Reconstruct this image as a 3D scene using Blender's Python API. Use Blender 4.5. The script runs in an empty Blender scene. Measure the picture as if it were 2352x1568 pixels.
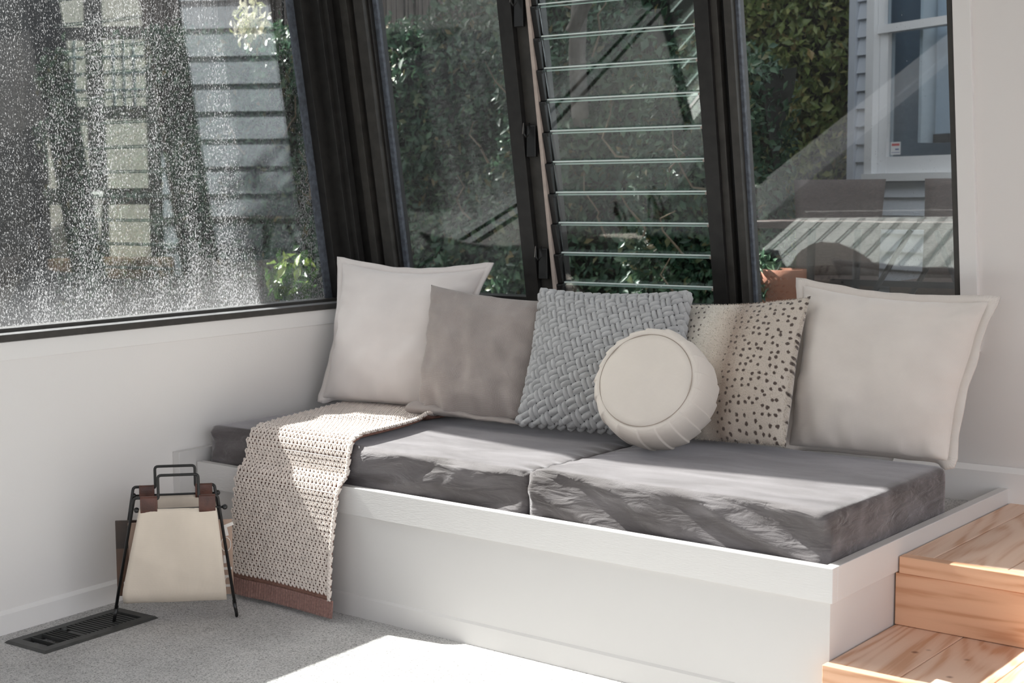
import bpy, bmesh, math, random
import numpy as np
from mathutils import Vector, Matrix, noise

random.seed(7)
rng = np.random.default_rng(7)
S = bpy.context.scene
COL = S.collection
R = math.radians

# ------------------------------------------------------------------ camera
PITCH, ROLL, YAW = R(5.815), R(0.3416), R(34.76)
cp, sp = math.cos(PITCH), math.sin(PITCH)
fw = Vector((0, cp, -sp)); dn = Vector((0, -sp, -cp)); rt = Vector((1, 0, 0))
rt2 = rt * math.cos(ROLL) + dn * math.sin(ROLL)
dn2 = dn * math.cos(ROLL) - rt * math.sin(ROLL)
RZ = Matrix.Rotation(YAW, 3, 'Z')          # room axes: X along the back wall, Y towards it
rt2, dn2, fw = RZ @ rt2, RZ @ dn2, RZ @ fw
cam_data = bpy.data.cameras.new('camera')
cam_data.sensor_width = 36
cam_data.lens = 36 * 3322.5 / 2352
cam_data.clip_start = 0.05
cam_data.dof.use_dof = True
cam_data.dof.focus_distance = 4.15
cam_data.dof.aperture_fstop = 5.6
cam = bpy.data.objects.new('camera', cam_data)
m = Matrix((rt2, -dn2, -fw)).transposed().to_4x4()
m.translation = (0, 0, 1.25)
cam.matrix_world = m
COL.objects.link(cam)
S.camera = cam

# ------------------------------------------------------------------ sky, sun, exposure
SUN_DIR = Vector((1, -0.04, -0.94)).normalized()
world = bpy.data.worlds.new('sky'); S.world = world
world.use_nodes = True
wn = world.node_tree
for n_ in list(wn.nodes): wn.nodes.remove(n_)
wo = wn.nodes.new('ShaderNodeOutputWorld'); wb = wn.nodes.new('ShaderNodeBackground')
sk = wn.nodes.new('ShaderNodeTexSky'); sk.sky_type = 'NISHITA'
sk.sun_disc = False; sk.sun_elevation = R(43); sk.sun_rotation = R(270)
sk.air_density = 1.0; sk.dust_density = 2.5; sk.ozone_density = 1.0
wb.inputs['Strength'].default_value = 0.50
hs = wn.nodes.new('ShaderNodeHueSaturation'); hs.inputs['Saturation'].default_value = 0.30
wt = wn.nodes.new('ShaderNodeMixRGB'); wt.blend_type = 'MULTIPLY'; wt.inputs[0].default_value = 1; wt.inputs[2].default_value = (1.0, 0.955, 0.945, 1)
wn.links.new(sk.outputs[0], hs.inputs['Color']); wn.links.new(hs.outputs[0], wt.inputs[1])
wn.links.new(wt.outputs[0], wb.inputs[0]); wn.links.new(wb.outputs[0], wo.inputs[0])
sun_d = bpy.data.lights.new('sun', 'SUN'); sun_d.energy = 20.0; sun_d.angle = R(0.53)
sun_d.color = (1.0, 0.952, 0.925)
sun = bpy.data.objects.new('sun', sun_d)
sun.rotation_euler = SUN_DIR.to_track_quat('-Z', 'Y').to_euler()
sun.location = (-8, 2, 9)
COL.objects.link(sun)
vs = S.view_settings
vs.view_transform = 'Standard'; vs.look = 'None'; vs.gamma = 1; vs.exposure = 0.0
vs.use_curve_mapping = False
S.cycles.use_denoising = True
S.cycles.max_bounces = 14; S.cycles.transparent_max_bounces = 24
S.cycles.diffuse_bounces = 6; S.cycles.glossy_bounces = 5
S.cycles.caustics_reflective = False; S.cycles.caustics_refractive = False
S.cycles.sample_clamp_indirect = 6.0

# ------------------------------------------------------------------ helpers
def tag(o, label=None, cat=None, group=None, kind=None):
    if label: o['label'] = label
    if cat: o['category'] = cat
    if group: o['group'] = group
    if kind: o['kind'] = kind
    return o

def thing(name, loc, label=None, cat=None, group=None, kind=None):
    o = bpy.data.objects.new(name, None); COL.objects.link(o)
    o.empty_display_size = 0.05
    o.location = loc
    return tag(o, label, cat, group, kind)

def wloc(o):
    v = Vector((0, 0, 0))
    while o is not None:
        v += Vector(o.location); o = o.parent
    return v

class MB:
    def __init__(s): s.v = []; s.f = []; s.mi = []; s.uv = {}
    def quadbox(s, P, mi=0):
        b = len(s.v); s.v += [tuple(p) for p in P]
        for q in ((0, 3, 2, 1), (4, 5, 6, 7), (0, 1, 5, 4), (1, 2, 6, 5), (2, 3, 7, 6), (3, 0, 4, 7)):
            s.f.append(tuple(b + i for i in q)); s.mi.append(mi)
        return s
    def box(s, x0, x1, y0, y1, z0, z1, mi=0):
        return s.quadbox([(x0, y0, z0), (x1, y0, z0), (x1, y1, z0), (x0, y1, z0), (x0, y0, z1), (x1, y0, z1), (x1, y1, z1), (x0, y1, z1)], mi)
    def obox(s, c, ax, ay, az, hx, hy, hz, mi=0):
        c = Vector(c); X = Vector(ax) * hx; Y = Vector(ay) * hy; Z = Vector(az) * hz
        return s.quadbox([c - X - Y - Z, c + X - Y - Z, c + X + Y - Z, c - X + Y - Z, c - X - Y + Z, c + X - Y + Z, c + X + Y + Z, c - X + Y + Z], mi)
    def tube(s, pts, r, n=8, cap=True, mi=0):
        pts = [Vector(p) for p in pts]; b = len(s.v); up = None
        rad = r if hasattr(r, '__len__') else [r] * len(pts)
        for i, p in enumerate(pts):
            t = (pts[min(i + 1, len(pts) - 1)] - pts[max(i - 1, 0)]).normalized()
            if up is None:
                a = Vector((0, 0, 1)) if abs(t.z) < 0.9 else Vector((1, 0, 0))
                up = t.cross(a).normalized()
            up = (up - t * up.dot(t)).normalized(); w = t.cross(up)
            for k in range(n):
                a = 2 * math.pi * k / n
                s.v.append(tuple(p + (up * math.cos(a) + w * math.sin(a)) * rad[i]))
        for i in range(len(pts) - 1):
            for k in range(n):
                s.f.append((b + i * n + k, b + i * n + (k + 1) % n, b + (i + 1) * n + (k + 1) % n, b + (i + 1) * n + k)); s.mi.append(mi)
        if cap:
            s.f.append(tuple(b + k for k in range(n))[::-1]); s.mi.append(mi)
            s.f.append(tuple(b + (len(pts) - 1) * n + k for k in range(n))); s.mi.append(mi)
        return s
    def lathe(s, prof, c, n=24, mi=0):
        b = len(s.v); c = Vector(c)
        for r, z in prof:
            for k in range(n):
                a = 2 * math.pi * k / n
                s.v.append((c.x + r * math.cos(a), c.y + r * math.sin(a), c.z + z))
        for i in range(len(prof) - 1):
            for k in range(n):
                s.f.append((b + i * n + k, b + i * n + (k + 1) % n, b + (i + 1) * n + (k + 1) % n, b + (i + 1) * n + k)); s.mi.append(mi)
        s.f.append(tuple(b + k for k in range(n))[::-1]); s.mi.append(mi)
        s.f.append(tuple(b + (len(prof) - 1) * n + k for k in range(n))); s.mi.append(mi)
        return s
    def ball(s, c, r, n=10, m_=6, mi=0):
        prof = [(max(1e-4, r * math.sin(math.pi * i / m_)), -r * math.cos(math.pi * i / m_)) for i in range(m_ + 1)]
        return s.lathe(prof, c, n, mi)
    def prism(s, poly, axis_vec, mi=0):
        b = len(s.v); n = len(poly); A = Vector(axis_vec)
        s.v += [tuple(Vector(p)) for p in poly] + [tuple(Vector(p) + A) for p in poly]
        s.f.append(tuple(b + i for i in range(n))[::-1]); s.mi.append(mi)
        s.f.append(tuple(b + n + i for i in range(n))); s.mi.append(mi)
        for i in range(n):
            j = (i + 1) % n; s.f.append((b + i, b + j, b + n + j, b + n + i)); s.mi.append(mi)
        return s
    def build(s, name, mats, parent=None, smooth=False, bevel=0, recalc=False):
        off = wloc(parent) if parent is not None else Vector((0, 0, 0))
        me = bpy.data.meshes.new(name)
        me.from_pydata([(a - off.x, b - off.y, c - off.z) for a, b, c in s.v], [], s.f)
        if not isinstance(mats, (list, tuple)): mats = [mats]
        for mm in mats: me.materials.append(mm)
        if len(mats) > 1: me.polygons.foreach_set('material_index', s.mi)
        if recalc:
            bm = bmesh.new(); bm.from_mesh(me); bmesh.ops.recalc_face_normals(bm, faces=bm.faces); bm.to_mesh(me); bm.free()
        if smooth: me.polygons.foreach_set('use_smooth', [True] * len(me.polygons))
        me.update()
        o = bpy.data.objects.new(name, me); COL.objects.link(o)
        if parent is not None: o.parent = parent
        if bevel:
            bv = o.modifiers.new('bevel', 'BEVEL'); bv.width = bevel; bv.segments = 2; bv.limit_method = 'ANGLE'
        return o

# lean of the back wall: y at height z for a reference depth at z = 0.39
T = math.tan(R(9.5))
def YS(y, z): return y - (z - 0.39) * T
def sbox(mb, x0, x1, y0, y1, z0, z1, mi=0):
    return mb.quadbox([(x0, YS(y0, z0), z0), (x1, YS(y0, z0), z0), (x1, YS(y1, z0), z0), (x0, YS(y1, z0), z0),
                       (x0, YS(y0, z1), z1), (x1, YS(y0, z1), z1), (x1, YS(y1, z1), z1), (x0, YS(y1, z1), z1)], mi)
# bench axes (turned 3.73 degrees against the walls)
AB = R(3.73); UB = Vector((math.cos(AB), -math.sin(AB), 0)); VB = Vector((math.sin(AB), math.cos(AB), 0))
ZV = Vector((0, 0, 1))
def BP(a, b, z): return UB * a + VB * b + Vector((0, 0, z))
def bbox(mb, a0, a1, b0, b1, z0, z1, mi=0):
    return mb.quadbox([BP(a0, b0, z0), BP(a1, b0, z0), BP(a1, b1, z0), BP(a0, b1, z0), BP(a0, b0, z1), BP(a1, b0, z1), BP(a1, b1, z1), BP(a0, b1, z1)], mi)

# ------------------------------------------------------------------ materials
def new_mat(name):
    mt = bpy.data.materials.new(name); mt.use_nodes = True
    nt = mt.node_tree
    for n_ in list(nt.nodes): nt.nodes.remove(n_)
    out = nt.nodes.new('ShaderNodeOutputMaterial')
    return mt, nt, out
def N(nt, typ, **kw):
    n_ = nt.nodes.new(typ)
    for k, v in kw.items():
        if hasattr(n_, k) and k not in n_.inputs: setattr(n_, k, v)
        else: n_.inputs[k].default_value = v
    return n_
def L(nt, a, b): nt.links.new(a, b)
def ramp(nt, fac, stops):
    r_ = nt.nodes.new('ShaderNodeValToRGB'); e = r_.color_ramp.elements
    while len(e) < len(stops): e.new(0.5)
    for i, (p, c) in enumerate(stops):
        e[i].position = p; e[i].color = (*c, 1) if len(c) == 3 else c
    L(nt, fac, r_.inputs[0]); return r_.outputs[0]
def srgb(r, g, b):
    f_ = lambda c: (c / 255 / 12.92) if c / 255 <= 0.04045 else ((c / 255 + 0.055) / 1.055) ** 2.4
    return (f_(r), f_(g), f_(b))

def simple(name, col, rough=0.5, var=0.0, vscale=8, bump=0.0, bscale=60, metallic=0.0, sheen=0.0, stretch=(1, 1, 1), spec=0.5, col2=None, sheen_rough=0.4, detail=4):
    mt, nt, out = new_mat(name)
    p = N(nt, 'ShaderNodeBsdfPrincipled')
    p.inputs['Roughness'].default_value = rough; p.inputs['Metallic'].default_value = metallic
    p.inputs['Specular IOR Level'].default_value = spec
    if sheen: p.inputs['Sheen Weight'].default_value = sheen; p.inputs['Sheen Roughness'].default_value = sheen_rough
    tc = N(nt, 'ShaderNodeTexCoord'); mp = N(nt, 'ShaderNodeMapping'); mp.inputs['Scale'].default_value = stretch
    L(nt, tc.outputs['Object'], mp.inputs[0])
    if var or col2:
        nz = N(nt, 'ShaderNodeTexNoise'); nz.inputs['Scale'].default_value = vscale; nz.inputs['Detail'].default_value = detail
        L(nt, mp.outputs[0], nz.inputs[0])
        a = tuple(c * (1 - var) for c in col); b = col2 if col2 else tuple(min(1, c * (1 + var)) for c in col)
        L(nt, ramp(nt, nz.outputs[0], [(0.35, a), (0.65, b)]), p.inputs['Base Color'])
    else:
        p.inputs['Base Color'].default_value = (*col, 1)
    if bump:
        nb = N(nt, 'ShaderNodeTexNoise'); nb.inputs['Scale'].default_value = bscale; nb.inputs['Detail'].default_value = 3
        L(nt, mp.outputs[0], nb.inputs[0])
        bp = N(nt, 'ShaderNodeBump'); bp.inputs['Strength'].default_value = bump; bp.inputs['Distance'].default_value = 0.004
        L(nt, nb.outputs[0], bp.inputs['Height']); L(nt, bp.outputs[0], p.inputs['Normal'])
    L(nt, p.outputs[0], out.inputs[0])
    return mt

M = {}
M['wall'] = simple('wall_paint', (0.79, 0.768, 0.75), 0.55, bump=0.06, bscale=140)
M['trim'] = simple('trim_paint', (0.81, 0.795, 0.78), 0.42, bump=0.05, bscale=90)
M['bench_paint'] = simple('bench_paint', (0.665, 0.652, 0.642), 0.40, bump=0.25, bscale=60, stretch=(1.0, 1.0, 7.0))
M['bench_smooth'] = simple('bench_panel_paint', (0.645, 0.630, 0.618), 0.42, bump=0.05, bscale=60)
M['ceil'] = simple('ceiling_paint', (0.84, 0.83, 0.81), 0.7)
M['frame'] = simple('charcoal_frame', (0.018, 0.017, 0.016), 0.42, var=0.25, vscale=30, bump=0.04)
M['frame2'] = simple('warm_charcoal_frame', (0.042, 0.039, 0.035), 0.45, var=0.2, vscale=25, bump=0.04)
M['ledge'] = simple('dusty_sill_ledge', (0.17, 0.17, 0.175), 0.45, var=0.15, vscale=40)
M['gasket'] = simple('blue_grey_gasket', (0.10, 0.115, 0.14), 0.5, var=0.3, vscale=60)
M['black'] = simple('black_plastic', (0.008, 0.008, 0.008), 0.35)
M['black_metal'] = simple('black_powder_coat', (0.010, 0.010, 0.010), 0.38, bump=0.05, bscale=300)
M['link'] = simple('pinkish_aluminium', (0.50, 0.42, 0.37), 0.45, var=0.15, vscale=20)
M['steel'] = simple('lever_steel', (0.45, 0.43, 0.41), 0.3, metallic=0.9)

def carpet():
    mt, nt, out = new_mat('grey_cut_pile_carpet')
    p = N(nt, 'ShaderNodeBsdfPrincipled'); p.inputs['Roughness'].default_value = 0.95; p.inputs['Specular IOR Level'].default_value = 0.1
    p.inputs['Sheen Weight'].default_value = 0.25
    tc = N(nt, 'ShaderNodeTexCoord')
    n1 = N(nt, 'ShaderNodeTexNoise'); n1.inputs['Scale'].default_value = 240; n1.inputs['Detail'].default_value = 4; n1.inputs['Roughness'].default_value = 0.85
    n2 = N(nt, 'ShaderNodeTexNoise'); n2.inputs['Scale'].default_value = 6; n2.inputs['Detail'].default_value = 2
    L(nt, tc.outputs['Object'], n1.inputs[0]); L(nt, tc.outputs['Object'], n2.inputs[0])
    vt = N(nt, 'ShaderNodeTexVoronoi'); vt.inputs['Scale'].default_value = 290; L(nt, tc.outputs['Object'], vt.inputs[0])
    sv = N(nt, 'ShaderNodeSeparateColor'); L(nt, vt.outputs['Color'], sv.inputs[0])
    mm = N(nt, 'ShaderNodeMath', operation='MULTIPLY_ADD'); L(nt, n1.outputs[0], mm.inputs[0]); mm.inputs[1].default_value = 0.7; 
    m4 = N(nt, 'ShaderNodeMath', operation='MULTIPLY'); L(nt, sv.outputs[0], m4.inputs[0]); m4.inputs[1].default_value = 0.45; L(nt, m4.outputs[0], mm.inputs[2])
    c1 = ramp(nt, mm.outputs[0], [(0.30, (0.20, 0.193, 0.188)), (0.46, (0.60, 0.588, 0.575)), (0.70, (0.82, 0.805, 0.79))])
    c2 = ramp(nt, n2.outputs[0], [(0.35, (0.86, 0.86, 0.86)), (0.65, (1.0, 1.0, 1.0))])
    mx = N(nt, 'ShaderNodeMixRGB', blend_type='MULTIPLY'); mx.inputs[0].default_value = 1
    L(nt, c1, mx.inputs[1]); L(nt, c2, mx.inputs[2]); L(nt, mx.outputs[0], p.inputs['Base Color'])
    bp = N(nt, 'ShaderNodeBump'); bp.inputs['Strength'].default_value = 0.8; bp.inputs['Distance'].default_value = 0.006
    L(nt, n1.outputs[0], bp.inputs['Height']); L(nt, bp.outputs[0], p.inputs['Normal'])
    L(nt, p.outputs[0], out.inputs[0]); return mt
M['carpet'] = carpet()

def glass(name, tint=(0.93, 0.96, 0.95), dirt=0, boost=1.0):
    """clear pane: straight-through transparency plus a Fresnel mirror; dirt adds a speckled dust film"""
    mt, nt, out = new_mat(name)
    tr = N(nt, 'ShaderNodeBsdfTransparent'); tr.inputs[0].default_value = (*tint, 1)
    gl = N(nt, 'ShaderNodeBsdfGlossy'); gl.inputs['Roughness'].default_value = 0.0; gl.inputs[0].default_value = (1, 1, 1, 1)
    geo = N(nt, 'ShaderNodeNewGeometry')
    ior = N(nt, 'ShaderNodeMixRGB'); ior.inputs[1].default_value = (1.52 * boost,) * 3 + (1,); ior.inputs[2].default_value = (1 / (1.52 * boost),) * 3 + (1,)
    L(nt, geo.outputs['Backfacing'], ior.inputs[0])
    fr = N(nt, 'ShaderNodeFresnel'); L(nt, ior.outputs[0], fr.inputs['IOR'])
    mx = N(nt, 'ShaderNodeMixShader'); L(nt, fr.outputs[0], mx.inputs[0]); L(nt, tr.outputs[0], mx.inputs[1]); L(nt, gl.outputs[0], mx.inputs[2])
    last = mx.outputs[0]
    if dirt:
        tc = N(nt, 'ShaderNodeTexCoord')
        mp = N(nt, 'ShaderNodeMapping'); mp.inputs['Scale'].default_value = (1, 1, 0.55); L(nt, tc.outputs['Object'], mp.inputs[0])
        sp_ = N(nt, 'ShaderNodeTexNoise'); sp_.inputs['Scale'].default_value = 260; sp_.inputs['Detail'].default_value = 3.0; sp_.inputs['Roughness'].default_value = 0.6
        L(nt, mp.outputs[0], sp_.inputs[0])
        mp2 = N(nt, 'ShaderNodeMapping'); mp2.inputs['Scale'].default_value = (1, 1, 0.18); L(nt, tc.outputs['Object'], mp2.inputs[0])
        st = N(nt, 'ShaderNodeTexNoise'); st.inputs['Scale'].default_value = 9; st.inputs['Detail'].default_value = 4; L(nt, mp2.outputs[0], st.inputs[0])
        # denser towards the sill where rain splash dries
        sx = N(nt, 'ShaderNodeSeparateXYZ'); L(nt, tc.outputs['Object'], sx.inputs[0])
        hz = N(nt, 'ShaderNodeMapRange'); hz.inputs['From Min'].default_value = 0.0; hz.inputs['From Max'].default_value = 0.28; hz.inputs['To Min'].default_value = 0.06; hz.inputs['To Max'].default_value = 0.0
        L(nt, sx.outputs['Z'], hz.inputs[0])
        a1 = N(nt, 'ShaderNodeMath', operation='MULTIPLY_ADD'); L(nt, st.outputs[0], a1.inputs[0]); a1.inputs[1].default_value = 0.22; L(nt, sp_.outputs[0], a1.inputs[2])
        a2 = N(nt, 'ShaderNodeMath', operation='ADD'); L(nt, a1.outputs[0], a2.inputs[0]); L(nt, hz.outputs[0], a2.inputs[1])
        lo = 0.688 if dirt == 1 else 0.80
        mk = N(nt, 'ShaderNodeMapRange'); mk.inputs['From Min'].default_value = lo; mk.inputs['From Max'].default_value = lo + 0.09; mk.inputs['To Max'].default_value = 0.62
        L(nt, a2.outputs[0], mk.inputs[0])
        base = N(nt, 'ShaderNodeMath', operation='MAXIMUM'); L(nt, mk.outputs[0], base.inputs[0]); base.inputs[1].default_value = 0.012 if dirt == 1 else 0.0
        hzb = N(nt, 'ShaderNodeMapRange'); hzb.inputs['From Min'].default_value = 0.0; hzb.inputs['From Max'].default_value = 0.16; hzb.inputs['To Min'].default_value = 0.10 if dirt == 1 else 0.0; hzb.inputs['To Max'].default_value = 0.0
        L(nt, sx.outputs['Z'], hzb.inputs[0])
        tot = N(nt, 'ShaderNodeMath', operation='ADD', use_clamp=True); L(nt, base.outputs[0], tot.inputs[0]); L(nt, hzb.outputs[0], tot.inputs[1])
        df = N(nt, 'ShaderNodeBsdfDiffuse'); df.inputs[0].default_value = (0.46, 0.47, 0.48, 1)
        tl = N(nt, 'ShaderNodeBsdfTranslucent'); tl.inputs[0].default_value = (0.46, 0.47, 0.48, 1)
        dm = N(nt, 'ShaderNodeMixShader'); dm.inputs[0].default_value = 0.5; L(nt, df.outputs[0], dm.inputs[1]); L(nt, tl.outputs[0], dm.inputs[2])
        m2 = N(nt, 'ShaderNodeMixShader'); L(nt, tot.outputs[0], m2.inputs[0]); L(nt, last, m2.inputs[1]); L(nt, dm.outputs[0], m2.inputs[2])
        last = m2.outputs[0]
    L(nt, last, out.inputs[0]); return mt
M['glass'] = glass('window_glass', dirt=2, boost=1.27)
M['glass_dirty'] = glass('dusty_window_glass', dirt=1, boost=1.2)
M['louvre_glass'] = glass('louvre_glass', (0.91, 0.96, 0.945), boost=1.14)
M['glass_edge'] = simple('ground_glass_edge', (0.80, 0.90, 0.86), 0.25)

def lerp_(a, b, t): return a + (b - a) * t
def wood(name, c1, c2, ax='x', scale=1.0, rough=0.5):
    """pine with running growth-ring bands along one axis"""
    mt, nt, out = new_mat(name)
    p = N(nt, 'ShaderNodeBsdfPrincipled'); p.inputs['Roughness'].default_value = rough
    tc = N(nt, 'ShaderNodeTexCoord'); oi = N(nt, 'ShaderNodeObjectInfo')
    mp = N(nt, 'ShaderNodeMapping')
    mp.inputs['Scale'].default_value = {'x': (0.9, 7, 7), 'y': (7, 0.9, 7)}[ax]
    cmb = N(nt, 'ShaderNodeVectorMath', operation='SCALE'); L(nt, oi.outputs['Random'], cmb.inputs['Scale']); cmb.inputs[0].default_value = (13, 7, 5)
    ad = N(nt, 'ShaderNodeVectorMath', operation='ADD'); L(nt, tc.outputs['Object'], ad.inputs[0]); L(nt, cmb.outputs[0], ad.inputs[1])
    L(nt, ad.outputs[0], mp.inputs[0])
    n1 = N(nt, 'ShaderNodeTexNoise'); n1.inputs['Scale'].default_value = 0.55 * scale; n1.inputs['Detail'].default_value = 1.5; n1.inputs['Distortion'].default_value = 0.4
    L(nt, mp.outputs[0], n1.inputs[0])
    ms = N(nt, 'ShaderNodeMath', operation='MULTIPLY'); L(nt, n1.outputs[0], ms.inputs[0]); ms.inputs[1].default_value = 120
    sn = N(nt, 'ShaderNodeMath', operation='SINE'); L(nt, ms.outputs[0], sn.inputs[0])
    n2 = N(nt, 'ShaderNodeTexNoise'); n2.inputs['Scale'].default_value = 22 * scale; n2.inputs['Detail'].default_value = 3
    mp3 = N(nt, 'ShaderNodeMapping'); mp3.inputs['Scale'].default_value = {'x': (0.15, 3, 3), 'y': (3, 0.15, 3)}[ax]; L(nt, ad.outputs[0], mp3.inputs[0]); L(nt, mp3.outputs[0], n2.inputs[0])
    h = N(nt, 'ShaderNodeMath', operation='MULTIPLY_ADD'); L(nt, sn.outputs[0], h.inputs[0]); h.inputs[1].default_value = 0.20; n2s = N(nt, 'ShaderNodeMath', operation='MULTIPLY'); L(nt, n2.outputs[0], n2s.inputs[0]); n2s.inputs[1].default_value = 0.9; L(nt, n2s.outputs[0], h.inputs[2])
    colr = ramp(nt, h.outputs[0], [(0.30, c1), (0.52, tuple(lerp_(a_, b_, 0.25) for a_, b_ in zip(c1, c2))), (0.74, c2)])
    vo = N(nt, 'ShaderNodeTexVoronoi'); vo.inputs['Scale'].default_value = 7
    L(nt, ad.outputs[0], vo.inputs[0])
    kn = ramp(nt, vo.outputs['Distance'], [(0.03, (0.30, 0.20, 0.16)), (0.075, (1, 1, 1))])
    mk = N(nt, 'ShaderNodeMixRGB', blend_type='MULTIPLY'); mk.inputs[0].default_value = 0.85; L(nt, colr, mk.inputs[1]); L(nt, kn, mk.inputs[2])
    L(nt, mk.outputs[0], p.inputs['Base Color'])
    bp = N(nt, 'ShaderNodeBump'); bp.inputs['Strength'].default_value = 0.12; bp.inputs['Distance'].default_value = 0.002; L(nt, h.outputs[0], bp.inputs['Height']); L(nt, bp.outputs[0], p.inputs['Normal'])
    L(nt, p.outputs[0], out.inputs[0]); return mt
M['pine_y'] = wood('pine_tread', (0.77, 0.55, 0.42), (0.60, 0.34, 0.21), 'y')
M['pine_x'] = wood('pine_riser', (0.76, 0.46, 0.295), (0.60, 0.31, 0.175), 'x')

def velvet():
    mt, nt, out = new_mat('charcoal_velvet')
    p = N(nt, 'ShaderNodeBsdfPrincipled'); p.inputs['Roughness'].default_value = 0.75; p.inputs['Specular IOR Level'].default_value = 0.2
    tc = N(nt, 'ShaderNodeTexCoord')
    n1 = N(nt, 'ShaderNodeTexNoise'); n1.inputs['Scale'].default_value = 5; n1.inputs['Detail'].default_value = 5; n1.inputs['Distortion'].default_value = 0.6
    mp = N(nt, 'ShaderNodeMapping'); mp.inputs['Scale'].default_value = (0.8, 2.2, 2.6); L(nt, tc.outputs['Object'], mp.inputs[0]); L(nt, mp.outputs[0], n1.inputs[0])
    L(nt, ramp(nt, n1.outputs[0], [(0.32, (0.075, 0.066, 0.065)), (0.50, (0.120, 0.109, 0.111)), (0.68, (0.165, 0.153, 0.158))]), p.inputs['Base Color'])
    p.inputs['Sheen Weight'].default_value = 0.55; p.inputs['Sheen Roughness'].default_value = 0.38
    p.inputs['Sheen Tint'].default_value = (0.95, 0.93, 0.96, 1)
    n2 = N(nt, 'ShaderNodeTexNoise'); n2.inputs['Scale'].default_value = 420; L(nt, tc.outputs['Object'], n2.inputs[0])
    n5 = N(nt, 'ShaderNodeTexNoise'); n5.inputs['Scale'].default_value = 7; n5.inputs['Detail'].default_value = 3; n5.inputs['Distortion'].default_value = 0.8
    mp5 = N(nt, 'ShaderNodeMapping'); mp5.inputs['Scale'].default_value = (1.2, 1.2, 4.5); mp5.inputs['Rotation'].default_value = (0, 0.35, 0); L(nt, tc.outputs['Object'], mp5.inputs[0]); L(nt, mp5.outputs[0], n5.inputs[0])
    b5 = N(nt, 'ShaderNodeBump'); gn = N(nt, 'ShaderNodeNewGeometry'); sg_ = N(nt, 'ShaderNodeSeparateXYZ'); L(nt, gn.outputs['Normal'], sg_.inputs[0]); st5 = N(nt, 'ShaderNodeMapRange'); st5.inputs['From Min'].default_value = 0.9; st5.inputs['From Max'].default_value = 0.4; st5.inputs['To Min'].default_value = 0.04; st5.inputs['To Max'].default_value = 0.7; L(nt, sg_.outputs['Z'], st5.inputs[0]); L(nt, st5.outputs[0], b5.inputs['Strength']); b5.inputs['Distance'].default_value = 0.02; L(nt, n5.outputs[0], b5.inputs['Height'])
    bp = N(nt, 'ShaderNodeBump'); bp.inputs['Strength'].default_value = 0.35; bp.inputs['Distance'].default_value = 0.002; L(nt, n2.outputs[0], bp.inputs['Height']); L(nt, b5.outputs[0], bp.inputs['Normal']); L(nt, bp.outputs[0], p.inputs['Normal'])
    L(nt, p.outputs[0], out.inputs[0]); return mt
M['velvet'] = velvet()

def weave(name, ca, cb, freq=900, rough=0.9, sheen=0.3, bump=0.25, patch=0.08):
    """plain weave cloth: crossing threads in UV, light blotching"""
    mt, nt, out = new_mat(name)
    p = N(nt, 'ShaderNodeBsdfPrincipled'); p.inputs['Roughness'].default_value = rough; p.inputs['Specular IOR Level'].default_value = 0.15
    p.inputs['Sheen Weight'].default_value = sheen
    tc = N(nt, 'ShaderNodeTexCoord')
    w1 = N(nt, 'ShaderNodeTexWave', wave_type='BANDS', bands_direction='X'); w1.inputs['Scale'].default_value = freq / 20; w1.inputs['Distortion'].default_value = 1.2; w1.inputs['Detail'].default_value = 1
    w2 = N(nt, 'ShaderNodeTexWave', wave_type='BANDS', bands_direction='Y'); w2.inputs['Scale'].default_value = freq / 20; w2.inputs['Distortion'].default_value = 1.2; w2.inputs['Detail'].default_value = 1
    L(nt, tc.outputs['UV'], w1.inputs[0]); L(nt, tc.outputs['UV'], w2.inputs[0])
    mm = N(nt, 'ShaderNodeMath', operation='MULTIPLY'); L(nt, w1.outputs[1], mm.inputs[0]); L(nt, w2.outputs[1], mm.inputs[1])
    n1 = N(nt, 'ShaderNodeTexNoise'); n1.inputs['Scale'].default_value = 5; n1.inputs['Detail'].default_value = 5; L(nt, tc.outputs['UV'], n1.inputs[0])
    c0 = ramp(nt, mm.outputs[0], [(0.05, ca), (0.75, cb)])
    pt = ramp(nt, n1.outputs[0], [(0.3, (1 - patch,) * 3), (0.7, (1, 1, 1))])
    mx = N(nt, 'ShaderNodeMixRGB', blend_type='MULTIPLY'); mx.inputs[0].default_value = 1; L(nt, c0, mx.inputs[1]); L(nt, pt, mx.inputs[2])
    L(nt, mx.outputs[0], p.inputs['Base Color'])
    bp = N(nt, 'ShaderNodeBump'); bp.inputs['Strength'].default_value = bump; bp.inputs['Distance'].default_value = 0.0015; L(nt, mm.outputs[0], bp.inputs['Height']); L(nt, bp.outputs[0], p.inputs['Normal'])
    L(nt, p.outputs[0], out.inputs[0]); return mt
M['cream_velvet'] = weave('cream_linen_velvet', (0.75, 0.70, 0.675), (0.80, 0.75, 0.725), 1500, bump=0.12, sheen=0.4)
M['cream_velvet2'] = weave('oat_linen_velvet', (0.76, 0.70, 0.65), (0.81, 0.75, 0.70), 1500, bump=0.12, sheen=0.4)
M['taupe'] = weave('taupe_herringbone', (0.33, 0.285, 0.265), (0.60, 0.54, 0.51), 1100, bump=0.6, sheen=0.3, patch=0.2)
M['calico'] = weave('calico_cotton', (0.76, 0.70, 0.635), (0.80, 0.745, 0.68), 1600, bump=0.15, sheen=0.1, patch=0.05)
M['canvas'] = weave('natural_canvas', (0.72, 0.63, 0.53), (0.80, 0.71, 0.60), 2600, bump=0.15, sheen=0.1, patch=0.12)
M['cord'] = simple('grey_jersey_cord', (0.47, 0.475, 0.48), 0.9, var=0.10, vscale=40, bump=0.3, bscale=500, sheen=0.3)
M['cord_dark'] = simple('dark_grey_backing', (0.03, 0.03, 0.032), 0.95)
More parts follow.
